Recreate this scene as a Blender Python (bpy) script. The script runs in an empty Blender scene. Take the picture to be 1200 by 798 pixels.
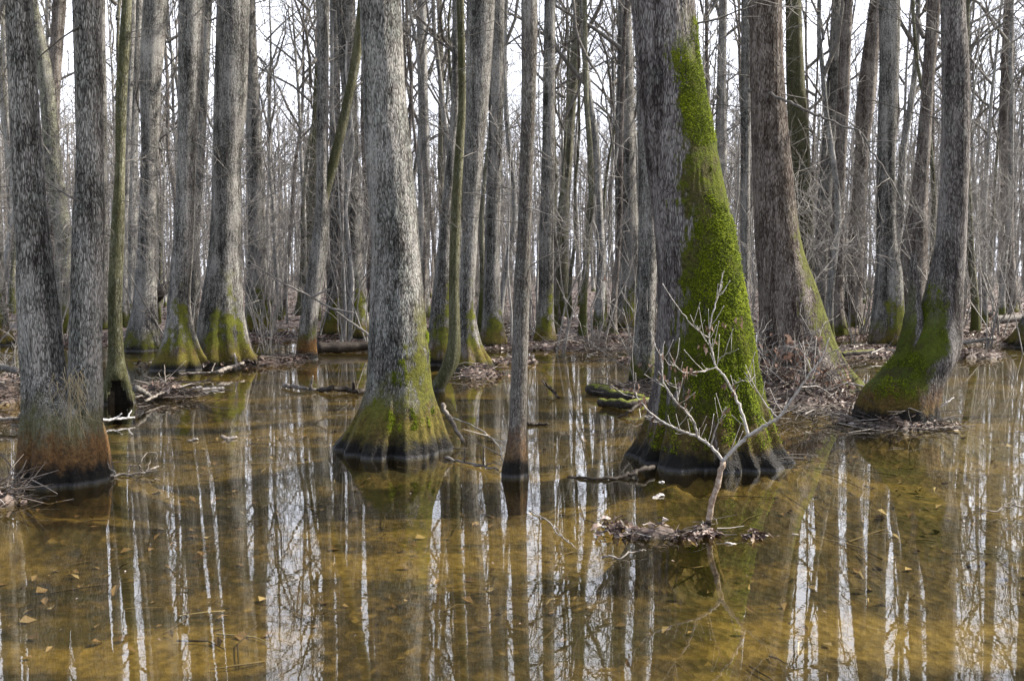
import bpy, math, random
import numpy as np
from mathutils import Vector, Quaternion

# ------------------------------------------------------------------ scene, camera
sc = bpy.context.scene
COL = sc.collection
W, H, F, HZ, CAMH = 1200.0, 798.0, 1167.0, 322.0, 1.5
PITCH = math.atan((H / 2 - HZ) / F)
cp, sp = math.cos(PITCH), math.sin(PITCH)

def ray(px, py):
    a, b = (px - W / 2) / F, (H / 2 - py) / F
    return np.array([a, cp + b * sp, -sp + b * cp])

def ground(px, py, z=0.0):
    d = ray(px, py)
    t = (z - CAMH) / d[2]
    return np.array([0, 0, CAMH]) + d * t

def at(px, py, Y):
    d = ray(px, py)
    return np.array([0, 0, CAMH]) + d * (Y / d[1])

def pxsize(px, Y):
    return px * Y / F * 1.0

cam = bpy.data.cameras.new('camera')
cam.sensor_width = 36; cam.lens = F / W * 36
cam.clip_start = 0.05; cam.clip_end = 2000
co = bpy.data.objects.new('camera', cam); COL.objects.link(co)
co.location = (0, 0, CAMH); co.rotation_euler = (math.pi / 2 - PITCH, 0, 0)
sc.camera = co

rng = np.random.default_rng(11)
random.seed(5)
R = random.uniform

# ------------------------------------------------------------------ noise
def _h(i, j, k):
    n = (i * 374761393 + j * 668265263 + k * 2147483647 * 3 + 1274126177) & 0xFFFFFFFF
    n = ((n ^ (n >> 13)) * 1274126177) & 0xFFFFFFFF
    n = ((n ^ (n >> 16)) * 2246822519) & 0xFFFFFFFF
    return ((n ^ (n >> 15)) & 0xFFFFFF) / float(0xFFFFFF)

def vnoise(x, y, z=0.0):
    x, y, z = np.broadcast_arrays(np.asarray(x, float), np.asarray(y, float), np.asarray(z, float))
    i, j, k = np.floor(x).astype(np.int64), np.floor(y).astype(np.int64), np.floor(z).astype(np.int64)
    f, g, h = x - i, y - j, z - k
    f, g, h = f * f * (3 - 2 * f), g * g * (3 - 2 * g), h * h * (3 - 2 * h)
    r = 0
    for a in (0, 1):
        for b in (0, 1):
            for c in (0, 1):
                r = r + _h(i + a, j + b, k + c) * (f if a else 1 - f) * (g if b else 1 - g) * (h if c else 1 - h)
    return r

def fbm(x, y, z=0.0, o=3):
    r, a, s = 0, 0.5, 0
    for q in range(o):
        r = r + a * vnoise(x * 2 ** q + 17 * q, y * 2 ** q, z * 2 ** q); s += a; a *= .5
    return r / s

# ------------------------------------------------------------------ mesh helpers
class MB:
    def __init__(self): self.v = []; self.f = []; self.n = 0
    def add(self, verts, faces):
        verts = np.asarray(verts, float)
        self.v.append(verts); b = self.n
        self.f.extend([tuple(i + b for i in q) for q in faces]); self.n += len(verts)
    def grid(self, verts, nr, ns, cap=False):
        """nr rings of ns vertices, closed round"""
        self.v.append(verts.reshape(-1, 3)); b = self.n
        for r in range(nr - 1):
            o0, o1 = b + r * ns, b + (r + 1) * ns
            for s in range(ns):
                t = (s + 1) % ns
                self.f.append((o0 + s, o0 + t, o1 + t, o1 + s))
        self.n += nr * ns
        if cap:
            self.f.append(tuple(b + (nr - 1) * ns + s for s in range(ns)))
            self.f.append(tuple(b + s for s in range(ns - 1, -1, -1)))
    def tube(self, pts, rad, ns=5, cap=True):
        pts = np.asarray(pts, float); n = len(pts)
        rad = np.asarray(rad, float) * np.ones(n)
        tg = np.gradient(pts, axis=0); tg /= (np.linalg.norm(tg, axis=1, keepdims=True) + 1e-9)
        ref = np.array([1., 0, 0]) if abs(tg[0][0]) < .7 else np.array([0, 1., 0])
        a = np.cross(tg, ref); a /= (np.linalg.norm(a, axis=1, keepdims=True) + 1e-9)
        b = np.cross(tg, a)
        th = np.arange(ns) * 2 * math.pi / ns
        ring = pts[:, None, :] + rad[:, None, None] * (np.cos(th)[None, :, None] * a[:, None, :] + np.sin(th)[None, :, None] * b[:, None, :])
        self.grid(ring, n, ns, cap)
    def mesh(self, name, smooth=True):
        me = bpy.data.meshes.new(name)
        v = np.concatenate(self.v) if self.v else np.zeros((0, 3))
        me.vertices.add(len(v)); me.vertices.foreach_set('co', v.astype(np.float32).ravel())
        lens = np.fromiter((len(q) for q in self.f), np.int32, len(self.f))
        loops = np.fromiter((i for q in self.f for i in q), np.int32, int(lens.sum()))
        me.loops.add(len(loops)); me.loops.foreach_set('vertex_index', loops)
        me.polygons.add(len(lens))
        me.polygons.foreach_set('loop_start', np.concatenate([[0], np.cumsum(lens)[:-1]]).astype(np.int32))
        me.polygons.foreach_set('loop_total', lens)
        me.update(calc_edges=True); me.validate()
        me.polygons.foreach_set('use_smooth', np.full(len(me.polygons), smooth))
        return me

def link(name, me, mat=None, parent=None, loc=None):
    o = bpy.data.objects.new(name, me); COL.objects.link(o)
    if mat is not None and not me.materials: me.materials.append(mat)
    if parent is not None: o.parent = parent
    if loc is not None: o.location = loc
    return o

def tag(o, label, cat, group=None, kind=None):
    if label: o['label'] = label
    if cat: o['category'] = cat
    if group: o['group'] = group
    if kind: o['kind'] = kind
    return o

def thing(name, loc, label, cat, group=None):
    o = bpy.data.objects.new(name, None); COL.objects.link(o); o.location = loc
    o.empty_display_size = .2
    return tag(o, label, cat, group)

# ------------------------------------------------------------------ materials
class N:
    def __init__(self, name):
        self.m = bpy.data.materials.new(name); self.m.use_nodes = True
        self.t = self.m.node_tree; self.t.nodes.clear()
        self.out = self.t.nodes.new('ShaderNodeOutputMaterial')
    def node(self, typ, ins=None, **kw):
        n = self.t.nodes.new('ShaderNode' + typ)
        for k, v in kw.items(): setattr(n, k, v)
        for k, v in (ins or {}).items(): self.set(n.inputs[k], v)
        return n
    def set(self, sock, v):
        if isinstance(v, bpy.types.NodeSocket): self.t.links.new(v, sock)
        elif isinstance(v, bpy.types.Node): self.t.links.new(v.outputs[0], sock)
        else:
            if isinstance(v, tuple) and len(v) == 3 and sock.type == 'RGBA': v = v + (1,)
            sock.default_value = v
    def math(self, op, a, b=0.0, c=None, clamp=False):
        n = self.node('Math', operation=op, use_clamp=clamp)
        self.set(n.inputs[0], a); self.set(n.inputs[1], b)
        if c is not None: self.set(n.inputs[2], c)
        return n.outputs[0]
    def mix(self, f, a, b, blend='MIX'):
        n = self.node('Mix', data_type='RGBA', blend_type=blend)
        self.set(n.inputs[0], f); self.set(n.inputs[6], a); self.set(n.inputs[7], b)
        return n.outputs[2]
    def smooth(self, v, lo, hi):
        n = self.node('MapRange', interpolation_type='SMOOTHSTEP')
        self.set(n.inputs[0], v); self.set(n.inputs[1], lo); self.set(n.inputs[2], hi)
        return n.outputs[0]
    def noise(self, vec, scale, detail=4, rough=.55, dist=0.0):
        n = self.node('TexNoise', {'Scale': scale, 'Detail': detail, 'Roughness': rough, 'Distortion': dist})
        if vec is not None: self.set(n.inputs['Vector'], vec)
        return n.outputs[0]
    def scaled(self, vec, s):
        n = self.node('VectorMath', operation='MULTIPLY'); self.set(n.inputs[0], vec); n.inputs[1].default_value = s
        return n.outputs[0]
    def ramp(self, f, stops):
        n = self.node('ValToRGB'); e = n.color_ramp.elements
        while len(e) < len(stops): e.new(.5)
        for q, (p, c) in zip(e, stops): q.position = p; q.color = c + (1,)
        self.set(n.inputs[0], f)
        return n.outputs[0]
    def finish(self, shader):
        self.t.links.new(shader.outputs[0] if isinstance(shader, bpy.types.Node) else shader, self.out.inputs[0]); return self.m

def bark(name, dark=(.020, .018, .0165), mid=(.118, .113, .105), light=(.40, .385, .365), lichen=.4, lichen_col=(.36, .385, .355),
         moss_h=.5, moss_amp=.5, moss_dark=(.018, .022, .006), moss_light=(.115, .122, .022), side=None, side_k=(0, 0), side_top=99,
         algae=0.0, wet=.12, fine=1.0, tint_noise=.5, bump=1.0, moss_gain=1.0, wetnoise=0):
    n = N(name)
    P = n.node('TexCoord').outputs['Object']
    rnd = n.node('ObjectInfo').outputs['Random']
    off = n.node('VectorMath', operation='ADD'); n.set(off.inputs[0], P)
    cmb = n.node('CombineXYZ', {0: n.math('MULTIPLY', rnd, 37.0), 1: n.math('MULTIPLY', rnd, 19.0), 2: n.math('MULTIPLY', rnd, 53.0)})
    n.set(off.inputs[1], cmb); Q = off.outputs[0]
    z = n.node('SeparateXYZ', {0: P}).outputs[2]
    st = n.scaled(Q, (1, 1, .17))
    st2 = n.scaled(Q, (1, 1, .45))
    wob = n.node('Mix', {0: .022}, data_type='VECTOR'); n.set(wob.inputs[4], st); n.set(wob.inputs[5], n.node('TexNoise', {'Vector': st2, 'Scale': 12.0, 'Detail': 3.0}).outputs[1])
    st = wob.outputs[1]
    n1 = n.noise(st, 52 * fine, 6, .68, .2)
    streak = n.noise(n.scaled(Q, (1, 1, .06)), 7, 4, .6)
    vor = n.node('TexVoronoi', {'Vector': st, 'Scale': 105 * fine, 'Randomness': 1.0}, feature='DISTANCE_TO_EDGE').outputs['Distance']
    vcl = n.node('SeparateColor', {0: n.node('TexVoronoi', {'Vector': st, 'Scale': 105 * fine, 'Randomness': 1.0}).outputs['Color']}).outputs[0]
    fis = n.smooth(vor, 0.0, .22)
    grain = n.math('ADD', n.math('MULTIPLY', n.noise(st2, 120 * fine, 3, .7), .6), n.math('MULTIPLY', vcl, .4))
    big = n.noise(Q, 1.7, 3, .55)
    val = n.math('ADD', n.math('MULTIPLY', n1, .75), n.math('MULTIPLY', grain, .3))
    val = n.math('ADD', val, n.math('MULTIPLY', n.math('SUBTRACT', big, .5), tint_noise))
    val = n.math('ADD', val, n.math('MULTIPLY', n.math('SUBTRACT', streak, .5), .75))
    val = n.math('ADD', n.math('MULTIPLY', fis, .20), n.math('SUBTRACT', val, .12))
    val = n.math('SUBTRACT', val, n.math('MULTIPLY', n.smooth(n.noise(n.scaled(Q, (1, 1, .5)), 2.6, 4, .6), .60, .70), .13))
    col = n.ramp(val, [(.32, dark), (.50, mid), (.72, light)])
    # lichen
    ln = n.noise(Q, 8.0, 7, .75)
    lm = n.smooth(n.math('ADD', ln, n.math('MULTIPLY', grain, .15)), .60 - .1 * lichen, .72 - .08 * lichen)
    lm = n.math('MULTIPLY', lm, n.math('MULTIPLY', n.math('MULTIPLY', n.math('ADD', fis, .1), n.math('ADD', grain, .2)), lichen, clamp=True))
    col = n.mix(lm, col, lichen_col)
    # moss
    mn = n.noise(Q, 3.2, 6, .68)
    mn2 = n.noise(Q, 38, 4, .7)
    hm = n.math('SUBTRACT', moss_h, z)
    hm = n.math('ADD', hm, n.math('MULTIPLY', n.math('SUBTRACT', mn, .5), moss_amp * 3.2))
    hm = n.math('ADD', hm, n.math('MULTIPLY', n.math('SUBTRACT', n1, .5), moss_amp * .8))
    mm = n.smooth(hm, -.12, .3)
    if side is not None:
        tc = n.node('TexCoord').outputs['Normal']
        dt = n.node('VectorMath', operation='DOT_PRODUCT'); n.set(dt.inputs[0], tc); dt.inputs[1].default_value = side
        thr = n.math('ADD', n.math('MULTIPLY', z, side_k[1]), side_k[0])
        s = n.math('SUBTRACT', dt.outputs['Value'], thr)
        s = n.math('ADD', s, n.math('MULTIPLY', n.math('SUBTRACT', mn, .5), 2.3))
        s = n.math('ADD', s, n.math('MULTIPLY', n.math('SUBTRACT', n1, .5), .5))
        s = n.smooth(s, -.05, .25)
        s = n.math('MULTIPLY', s, n.smooth(z, side_top + .3, side_top - .4))
        mm = n.math('MAXIMUM', mm, s)
    mm = n.math('MULTIPLY', mm, moss_gain, clamp=True)
    mv = n.math('ADD', n.math('MULTIPLY', mn2, .8), n.math('MULTIPLY', n.math('SUBTRACT', mn, .4), .9))
    mcol = n.ramp(mv, [(.25, moss_dark), (.5, tuple(.45 * a + .55 * b for a, b in zip(moss_dark, moss_light))), (.78, moss_light)])
    patch = n.smooth(n.noise(Q, 7.5, 5, .7), .52, .62)
    mcol = n.mix(n.math('MULTIPLY', patch, .6), mcol, tuple(.7 * a for a in (.06, .045, .022)))
    if wetnoise:   # brown dead cushions and bare crusty patches in the moss sheet, more of them low down
        pz = n.math('SUBTRACT', n.noise(P, 4.5, 6, .75), n.math('MULTIPLY', z, .045))
        mcol = n.mix(n.math('MULTIPLY', n.smooth(pz, .40, .52), .85), mcol, n.ramp(mn2, [(.3, (.012, .012, .005)), (.6, (.075, .065, .028)), (.8, (.2, .165, .11))]))
    col = n.mix(mm, col, mcol)
    # rusty algae band and dark soaked foot
    zz = n.math('ADD', z, n.math('MULTIPLY', n.math('SUBTRACT', n.noise(Q, 6, 5, .65), .5), .32))
    if algae > 0:
        za = n.math('ADD', zz, n.math('MULTIPLY', n.math('SUBTRACT', n1, .5), .35))
        za = n.math('ADD', za, n.math('MULTIPLY', n.math('SUBTRACT', mn, .5), .45))
        am = n.math('MULTIPLY', n.smooth(za, .47, .24), algae)
        acol = n.ramp(mn2, [(.3, (.035, .020, .010)), (.55, (.135, .068, .026)), (.75, (.24, .145, .06))])
        col = n.mix(am, col, acol)
    wm = n.smooth(zz, wet + .07, wet - .05)
    col = n.mix(wm, col, (.006, .0055, .005))
    glint = n.smooth(z, .035, .005)
    col = n.mix(n.math('MULTIPLY', glint, n.math('MULTIPLY', n1, .55)), col, (.2, .2, .21))  # pale glint at the water's edge, painted into the bark colour
    col = n.mix(n.smooth(z, -.005, -.04), col, (.036, .026, .011))
    rough = n.math('SUBTRACT', .92, n.math('MULTIPLY', wm, .42))
    hgt = n.math('ADD', n.math('MULTIPLY', n1, .6), n.math('MULTIPLY', fis, .5))
    hgt = n.math('ADD', hgt, n.math('MULTIPLY', grain, .25))
    mh = n.math('MULTIPLY', n.math('ADD', n.math('MULTIPLY', mn2, 1.1), n.math('MULTIPLY', n.noise(Q, 90, 2, .6), .5)), 1.0)
    mhm = n.node('Mix', {0: mm}, data_type='FLOAT'); n.set(mhm.inputs[2], hgt); n.set(mhm.inputs[3], mh)
    bp = n.node('Bump', {'Strength': .9 * bump, 'Distance': .017 / fine, 'Height': mhm.outputs[0]})
    b = n.node('BsdfPrincipled', {'Base Color': col, 'Roughness': rough, 'Normal': bp, 'Specular IOR Level': .14})
    return n.finish(b)

def simple_wood(name, stops, scale=30, rough=.85, stretch=(1, 1, 1), wetz=None, moss=0.0, spec=.25):
    n = N(name)
    P = n.node('TexCoord').outputs['Object']
    v = n.noise(n.scaled(P, stretch), scale, 5, .65)
    col = n.ramp(v, stops)
    nz = n.node('SeparateXYZ', {0: n.node('NewGeometry').outputs['Normal']}).outputs[2]
    if moss > 0:
        m = n.math('ADD', nz, n.math('MULTIPLY', n.math('SUBTRACT', n.noise(P, 9, 4, .6), .5), 1.2))
        m = n.math('MULTIPLY', n.smooth(m, .5, .85), moss)
        col = n.mix(m, col, n.ramp(n.noise(P, 45, 3), [(.3, (.03, .04, .005)), (.7, (.2, .22, .02))]))
    if wetz is not None:
        z = n.node('SeparateXYZ', {0: n.node('NewGeometry').outputs['Position']}).outputs[2]
        col = n.mix(n.smooth(z, wetz + .02, wetz - .01), col, (.02, .014, .009))
    bp = n.node('Bump', {'Strength': .6, 'Distance': .006, 'Height': v})
    b = n.node('BsdfPrincipled', {'Base Color': col, 'Roughness': rough, 'Normal': bp, 'Specular IOR Level': spec})
    return n.finish(b)

GREY = dict()
M = {}
M['main'] = bark('bark_pale_grey', moss_h=.62, moss_amp=.4, algae=.3, wet=.11, lichen=.6, side=(.93, -.36, 0), side_k=(.35, .42), side_top=1.2,
                 moss_light=(.15, .15, .03))
M['twin'] = bark('bark_twin', moss_h=.62, moss_amp=.45, algae=.85, wet=.13, lichen=.4, lichen_col=(.27, .31, .29), moss_light=(.12, .115, .04), moss_gain=.8)
M['green'] = bark('bark_moss_sheet', dark=(.026, .021, .021), mid=(.12, .105, .104), light=(.31, .29, .285), moss_h=.25, moss_amp=.4, algae=.35, wet=.13,
                  lichen=.3, fine=.8, side=(.88, -.47, 0), side_k=(-.75, .40), side_top=3.45, moss_dark=(.012, .019, .003), moss_light=(.105, .125, .009), wetnoise=1)
M['brown'] = bark('bark_warm_brown', dark=(.03, .02, .016), mid=(.098, .080, .068), light=(.27, .235, .21), moss_h=.1, moss_amp=.35, lichen=.18, wet=.05, fine=.62,
                  side=(1, -.1, 0), side_k=(.30, .16), side_top=2.2, moss_light=(.15, .16, .04))
M['curved'] = bark('bark_curved', dark=(.03, .026, .025), mid=(.11, .098, .094), light=(.30, .28, .27), moss_h=.35, moss_amp=.3, algae=.6, wet=.16, lichen=.3, fine=.9,
                   side=(-.92, -.38, 0), side_k=(-.1, .45), side_top=1.3, moss_light=(.09, .115, .015))
M['grey'] = bark('bark_grey', moss_h=.38, moss_amp=.45, wet=.05, lichen=.45)
M['mossy'] = bark('bark_mossy_foot', moss_h=.48, moss_amp=.6, wet=.08, lichen=.4, algae=.35, side=(.4, -.9, 0), side_k=(.5, .35), side_top=1.5,
                  moss_light=(.145, .155, .024))
M['rust'] = bark('bark_rusty_foot', moss_h=.5, moss_amp=.4, wet=.12, lichen=.35, algae=.9)
M['olive'] = bark('bark_olive', dark=(.03, .03, .018), mid=(.09, .088, .052), light=(.26, .255, .18), moss_h=.9, moss_amp=1.3, lichen=.3, wet=.04,
                  side=(-.5, -.85, 0), side_k=(.3, .0), side_top=40, moss_light=(.082, .084, .03), moss_gain=.5)
M['pale'] = bark('bark_lichen_pale', moss_h=.7, moss_amp=.4, wet=.04, lichen=1.0, lichen_col=(.36, .37, .27))
M['slim'] = bark('bark_slim', dark=(.045, .04, .036), mid=(.13, .118, .104), light=(.31, .29, .27), moss_h=.18, moss_amp=.25, algae=.7, wet=.11, lichen=.35, fine=1.6)
M['far_grey'] = bark('bark_far_grey', dark=(.05, .048, .046), mid=(.24, .234, .225), light=(.54, .53, .515), moss_h=.55, moss_amp=.5, wet=.0, lichen=.5, fine=.8, moss_light=(.11, .12, .035))
M['far_brown'] = bark('bark_far_brown', dark=(.035, .026, .022), mid=(.13, .112, .102), light=(.35, .32, .295), moss_h=.4, moss_amp=.5, wet=.0, lichen=.3, fine=.8)
M['far_olive'] = bark('bark_far_olive', dark=(.035, .034, .022), mid=(.11, .108, .07), light=(.28, .275, .21), moss_h=1.0, moss_amp=1.0, wet=.0, lichen=.35, fine=.8, moss_light=(.10, .11, .035))
M['limb'] = simple_wood('limb_bark', [(.3, (.05, .045, .04)), (.55, (.15, .14, .128)), (.8, (.29, .275, .255))], 22)
M['limb_pale'] = simple_wood('limb_bark_pale', [(.3, (.09, .083, .075)), (.55, (.22, .205, .188)), (.8, (.38, .36, .335))], 26)
M['twig'] = simple_wood('twig_bark', [(.3, (.12, .112, .103)), (.55, (.27, .255, .238)), (.8, (.44, .42, .40))], 40)
M['driftwood'] = simple_wood('driftwood', [(.3, (.04, .033, .028)), (.5, (.16, .14, .122)), (.75, (.36, .335, .31))], 24, stretch=(1, 1, 1))
M['pale_wood'] = simple_wood('bleached_wood', [(.3, (.22, .21, .205)), (.5, (.45, .44, .44)), (.75, (.66, .65, .65))], 30)
M['young'] = simple_wood('young_bark', [(.3, (.13, .126, .12)), (.5, (.31, .302, .29)), (.75, (.52, .51, .49))], 26, stretch=(1, 1, .3))
M['hollow'] = simple_wood('hollow_shade_wood', [(.3, (.004, .0035, .003)), (.6, (.012, .010, .008)), (.8, (.03, .024, .019))], 26, rough=.95, spec=.05)  # rotten wood, coloured near black to put the recess's shade in
M['straw'] = simple_wood('dry_roots', [(.3, (.20, .165, .10)), (.6, (.36, .31, .20)), (.8, (.48, .43, .31))], 30)
M['chip'] = simple_wood('weathered_chip', [(.3, (.10, .09, .085)), (.5, (.27, .255, .25)), (.7, (.5, .49, .49))], 42)
M['dark_wood'] = simple_wood('rotten_wood', [(.3, (.010, .008, .007)), (.55, (.035, .027, .021)), (.8, (.10, .08, .065))], 26, rough=.7)
M['mossy_log'] = simple_wood('mossy_log_bark', [(.3, (.010, .008, .007)), (.55, (.03, .025, .021)), (.8, (.13, .12, .11))], 26, moss=.8)
M['sapling'] = simple_wood('sapling_bark', [(.3, (.18, .165, .148)), (.5, (.40, .375, .35)), (.75, (.58, .555, .525))], 38)
M['rotsapling'] = simple_wood('sapling_foot_bark', [(.3, (.10, .06, .04)), (.5, (.32, .24, .18)), (.7, (.5, .45, .4))], 46, wetz=.06)

def leaf_mat(name, stops, rough=.75, trans=.25):
    n = N(name)
    g = n.node('NewGeometry')
    P = n.node('TexCoord').outputs['Object']
    v = n.math('ADD', n.math('MULTIPLY', g.outputs['Random Per Island'], .85), n.math('MULTIPLY', n.noise(P, 25, 3), .15))
    col = n.ramp(v, stops)
    d = n.node('BsdfPrincipled', {'Base Color': col, 'Roughness': rough, 'Specular IOR Level': .35})
    t = n.node('BsdfTranslucent', {'Color': col})
    mx = n.node('MixShader', {0: trans}); n.set(mx.inputs[1], d); n.set(mx.inputs[2], t)
    return n.finish(mx)

M['litter'] = leaf_mat('leaf_litter', [(.0, (.030, .020, .016)), (.3, (.085, .055, .042)), (.55, (.16, .11, .088)), (.8, (.20, .15, .13)), (1, (.38, .34, .325))], rough=.5, trans=.05)
M['twig_mix'] = leaf_mat('dead_twigs', [(.0, (.018, .013, .011)), (.45, (.06, .046, .038)), (.75, (.15, .125, .105)), (1, (.42, .39, .36))], rough=.65, trans=.0)
M['dry_leaf'] = leaf_mat('dry_leaf', [(.0, (.06, .036, .026)), (.4, (.15, .088, .062)), (.75, (.23, .155, .125)), (1, (.38, .30, .26))])

def bed_mat():
    n = N('swamp_soil')
    P = n.node('TexCoord').outputs['Object']
    sx = n.node('SeparateXYZ', {0: P})
    z = sx.outputs[2]
    vo = n.node('TexVoronoi', {'Vector': P, 'Scale': 15.0, 'Randomness': 1.0})
    vo2 = n.node('TexVoronoi', {'Vector': n.scaled(P, (1, .7, 1)), 'Scale': 24.0, 'Randomness': 1.0})
    r1 = n.node('SeparateColor', {0: vo.outputs['Color']}).outputs[0]
    r2 = n.node('SeparateColor', {0: vo2.outputs['Color']}).outputs[1]
    rr = n.math('ADD', n.math('MULTIPLY', r1, .5), n.math('MULTIPLY', r2, .5))
    rr = n.math('ADD', n.math('MULTIPLY', rr, .65), n.math('MULTIPLY', n.noise(P, 9, 5, .65), .4))
    leafmat = n.ramp(rr, [(.22, (.008, .006, .003)), (.5, (.025, .018, .009)), (.75, (.055, .040, .019)), (.95, (.15, .115, .065))])
    silt = n.ramp(n.noise(P, 14, 5, .6), [(.3, (.070, .050, .018)), (.7, (.155, .118, .05))])
    pm = n.smooth(n.noise(n.scaled(P, (.75, 1.5, 1)), .75, 5, .6, .4), .46, .60)
    under = n.mix(n.math('MULTIPLY', pm, .85), leafmat, silt)
    dk = n.smooth(n.noise(n.scaled(P, (.6, 1.3, 1)), 1.25, 5, .65, .5), .50, .62)
    under = n.mix(n.math('MULTIPLY', dk, .8), under, (.012, .012, .008))
    land = n.ramp(rr, [(.25, (.030, .022, .018)), (.5, (.085, .062, .052)), (.75, (.16, .125, .108)), (.95, (.34, .30, .28))])
    wetm = n.smooth(z, -.005, .03)
    col = n.mix(wetm, under, land)
    h = n.math('ADD', n.math('MULTIPLY', vo.outputs['Distance'], 1.0), n.math('MULTIPLY', n.noise(P, 30, 4), .6))
    bp = n.node('Bump', {'Strength': .7, 'Distance': .02, 'Height': h})
    b = n.node('BsdfPrincipled', {'Base Color': col, 'Roughness': .7, 'Normal': bp, 'Specular IOR Level': .3})
    return n.finish(b)
M['bed'] = bed_mat()

def water_mat():
    n = N('tannin_water')
    P = n.node('TexCoord').outputs['Object']
    h = n.math('ADD', n.math('MULTIPLY', n.noise(n.scaled(P, (1, 1.6, 1)), 2.2, 2, .5), 1.0), n.math('MULTIPLY', n.noise(n.scaled(P, (1, 1.8, 1)), 9, 2, .5), .22))
    bp = n.node('Bump', {'Strength': .06, 'Distance': .008, 'Height': h})
    bk = n.node('NewGeometry').outputs['Backfacing']     # seen from below the surface lets nearly all light through
    fr = n.math('MULTIPLY', n.node('Fresnel', {'IOR': 1.72, 'Normal': bp}), n.math('SUBTRACT', 1.0, bk))
    fr = n.math('ADD', fr, n.math('MULTIPLY', bk, .06))
    gl = n.node('BsdfGlossy', {'Color': (1, 1, 1), 'Roughness': .0, 'Normal': bp})
    tr = n.node('BsdfTransparent', {'Color': (.87, .80, .53)})
    mx = n.node('MixShader', {0: fr}); n.set(mx.inputs[1], tr); n.set(mx.inputs[2], gl)
    return n.finish(mx)
M['water'] = water_mat()

# ------------------------------------------------------------------ swamp bed and water
MOUNDS = []
def mound(px, py, wpx, ry, top):
    p = ground(px, py); MOUNDS.append((p[0], p[1], pxsize(wpx, p[1]), ry, top))
for a in [(250, 427, 85, .65, .09), (330, 424, 40, .5, .06), (192, 464, 46, .30, .07), (400, 407, 50, .7, .08), (660, 407, 110, .9, .06), (560, 441, 34, .5, .06), (600, 425, 40, .5, .04),
          (735, 466, 28, .25, .04), (935, 470, 70, .9, .10), (1050, 500, 66, .32, .055), (1172, 398, 80, 2.4, .14), (1140, 418, 40, .6, .07), (764, 629, 52, .13, .02), (826, 626, 18, .12, .035), (-10, 470, 40, 1.3, .14),
          (8, 590, 22, .3, .03), (320, 396, 50, 1.2, .07), (100, 402, 60, 1.2, .06), (15, 400, 40, 1, .06), (880, 420, 60, 1.5, .06), (1010, 415, 60, 1.2, .07), (760, 425, 40, .8, .05), (500, 400, 60, 1.2, .05)]:
    mound(*a)

for a in [(464, 525, 130, .85, -.09), (836, 535, 165, 1.1, -.08), (76, 560, 115, .75, -.09), (1048, 498, 100, .6, .0)]:
    mound(*a)

def bed_h(x, y):
    base = np.interp(y, [-10, 0, 10, 15, 19, 23, 30, 60, 150, 500], [-.3, -.32, -.27, -.18, -.07, .0, .04, .09, .4, 1.0])
    far = np.clip((y - 14) / 14, 0, 1)
    h = base + (fbm(x * .9, y * .9, 3.3, 3) - .5) * .13 * (1 - far) + (fbm(x * .33 + 40, y * .33, 8.1, 4) - .5) * .34 * far
    for (mx, my, rx, ry, top) in MOUNDS:
        q = ((x - mx) / rx) ** 2 + ((y - my) / ry) ** 2
        e = np.exp(-q ** 1.5 * .9) * np.clip(1.15 + (fbm(x * 5, y * 5, 1.7, 3) - .5) * 1.5, 0, 1.6)
        h = h + e * np.maximum(top - h, 0) * np.minimum(1, 1)
    return h + (vnoise(x * 9, y * 9, .5) - .5) * .018

GX, GY, GS = -16.0, 1.0, .05
_gx, _gy = np.meshgrid(np.arange(GX, 16, GS), np.arange(GY, 26, GS), indexing='ij')
_GH = bed_h(_gx, _gy)
def bed_at(x, y):
    i, j = int((x - GX) / GS), int((y - GY) / GS)
    if 0 <= i < _GH.shape[0] and 0 <= j < _GH.shape[1]: return float(_GH[i, j])
    return .02

ys = [-8.0]
while ys[-1] < 420:
    y = ys[-1]; ys.append(y + (0.25 if y < 2.5 else max(.035, .0045 * y * 1.9 if y < 30 else .011 * y)))
ys = np.array(ys); NC = 360
uu = np.linspace(-1, 1, NC)
hw = np.maximum(.62 * ys, 0) + 3.0 + np.clip(ys - 20, 0, 500) * .25
X = uu[None, :] * hw[:, None]; Y = np.repeat(ys[:, None], NC, 1)
Z = bed_h(X, Y)
mb = MB(); nr = len(ys)
idx = np.arange(nr * NC).reshape(nr, NC)
mb.v.append(np.stack([X, Y, Z], -1).reshape(-1, 3)); mb.n = nr * NC
mb.f = list(map(tuple, np.stack([idx[:-1, :-1], idx[:-1, 1:], idx[1:, 1:], idx[1:, :-1]], -1).reshape(-1, 4).tolist()))
bed = link('ground', mb.mesh('ground'), M['bed']); tag(bed, 'leaf covered swamp bed and muddy forest floor', 'ground', kind='structure')
mb = MB(); mb.add([(-260, -8, 0), (260, -8, 0), (260, 420, 0), (-260, 420, 0)], [(0, 1, 2, 3)])
wat = link('water', mb.mesh('water', False), M['water']); tag(wat, 'still amber brown swamp water mirroring the trunks', 'water', kind='structure')

# ------------------------------------------------------------------ trees
def pchip(x, xp, fp):
    xp, fp = np.asarray(xp, float), np.asarray(fp, float)
    h = np.diff(xp); d = np.diff(fp) / h
    m = np.zeros(len(xp)); m[0], m[-1] = d[0], d[-1]
    for i in range(1, len(xp) - 1):
        m[i] = 0 if d[i - 1] * d[i] <= 0 else 2 * d[i - 1] * d[i] / (d[i - 1] + d[i])
    x = np.clip(x, xp[0], xp[-1])
    i = np.clip(np.searchsorted(xp, x) - 1, 0, len(xp) - 2)
    t = (x - xp[i]) / h[i]
    return (fp[i] * (2 * t ** 3 - 3 * t ** 2 + 1) + m[i] * h[i] * (t ** 3 - 2 * t ** 2 + t) + fp[i + 1] * (-2 * t ** 3 + 3 * t ** 2) + m[i + 1] * h[i] * (t ** 3 - t ** 2))

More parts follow.
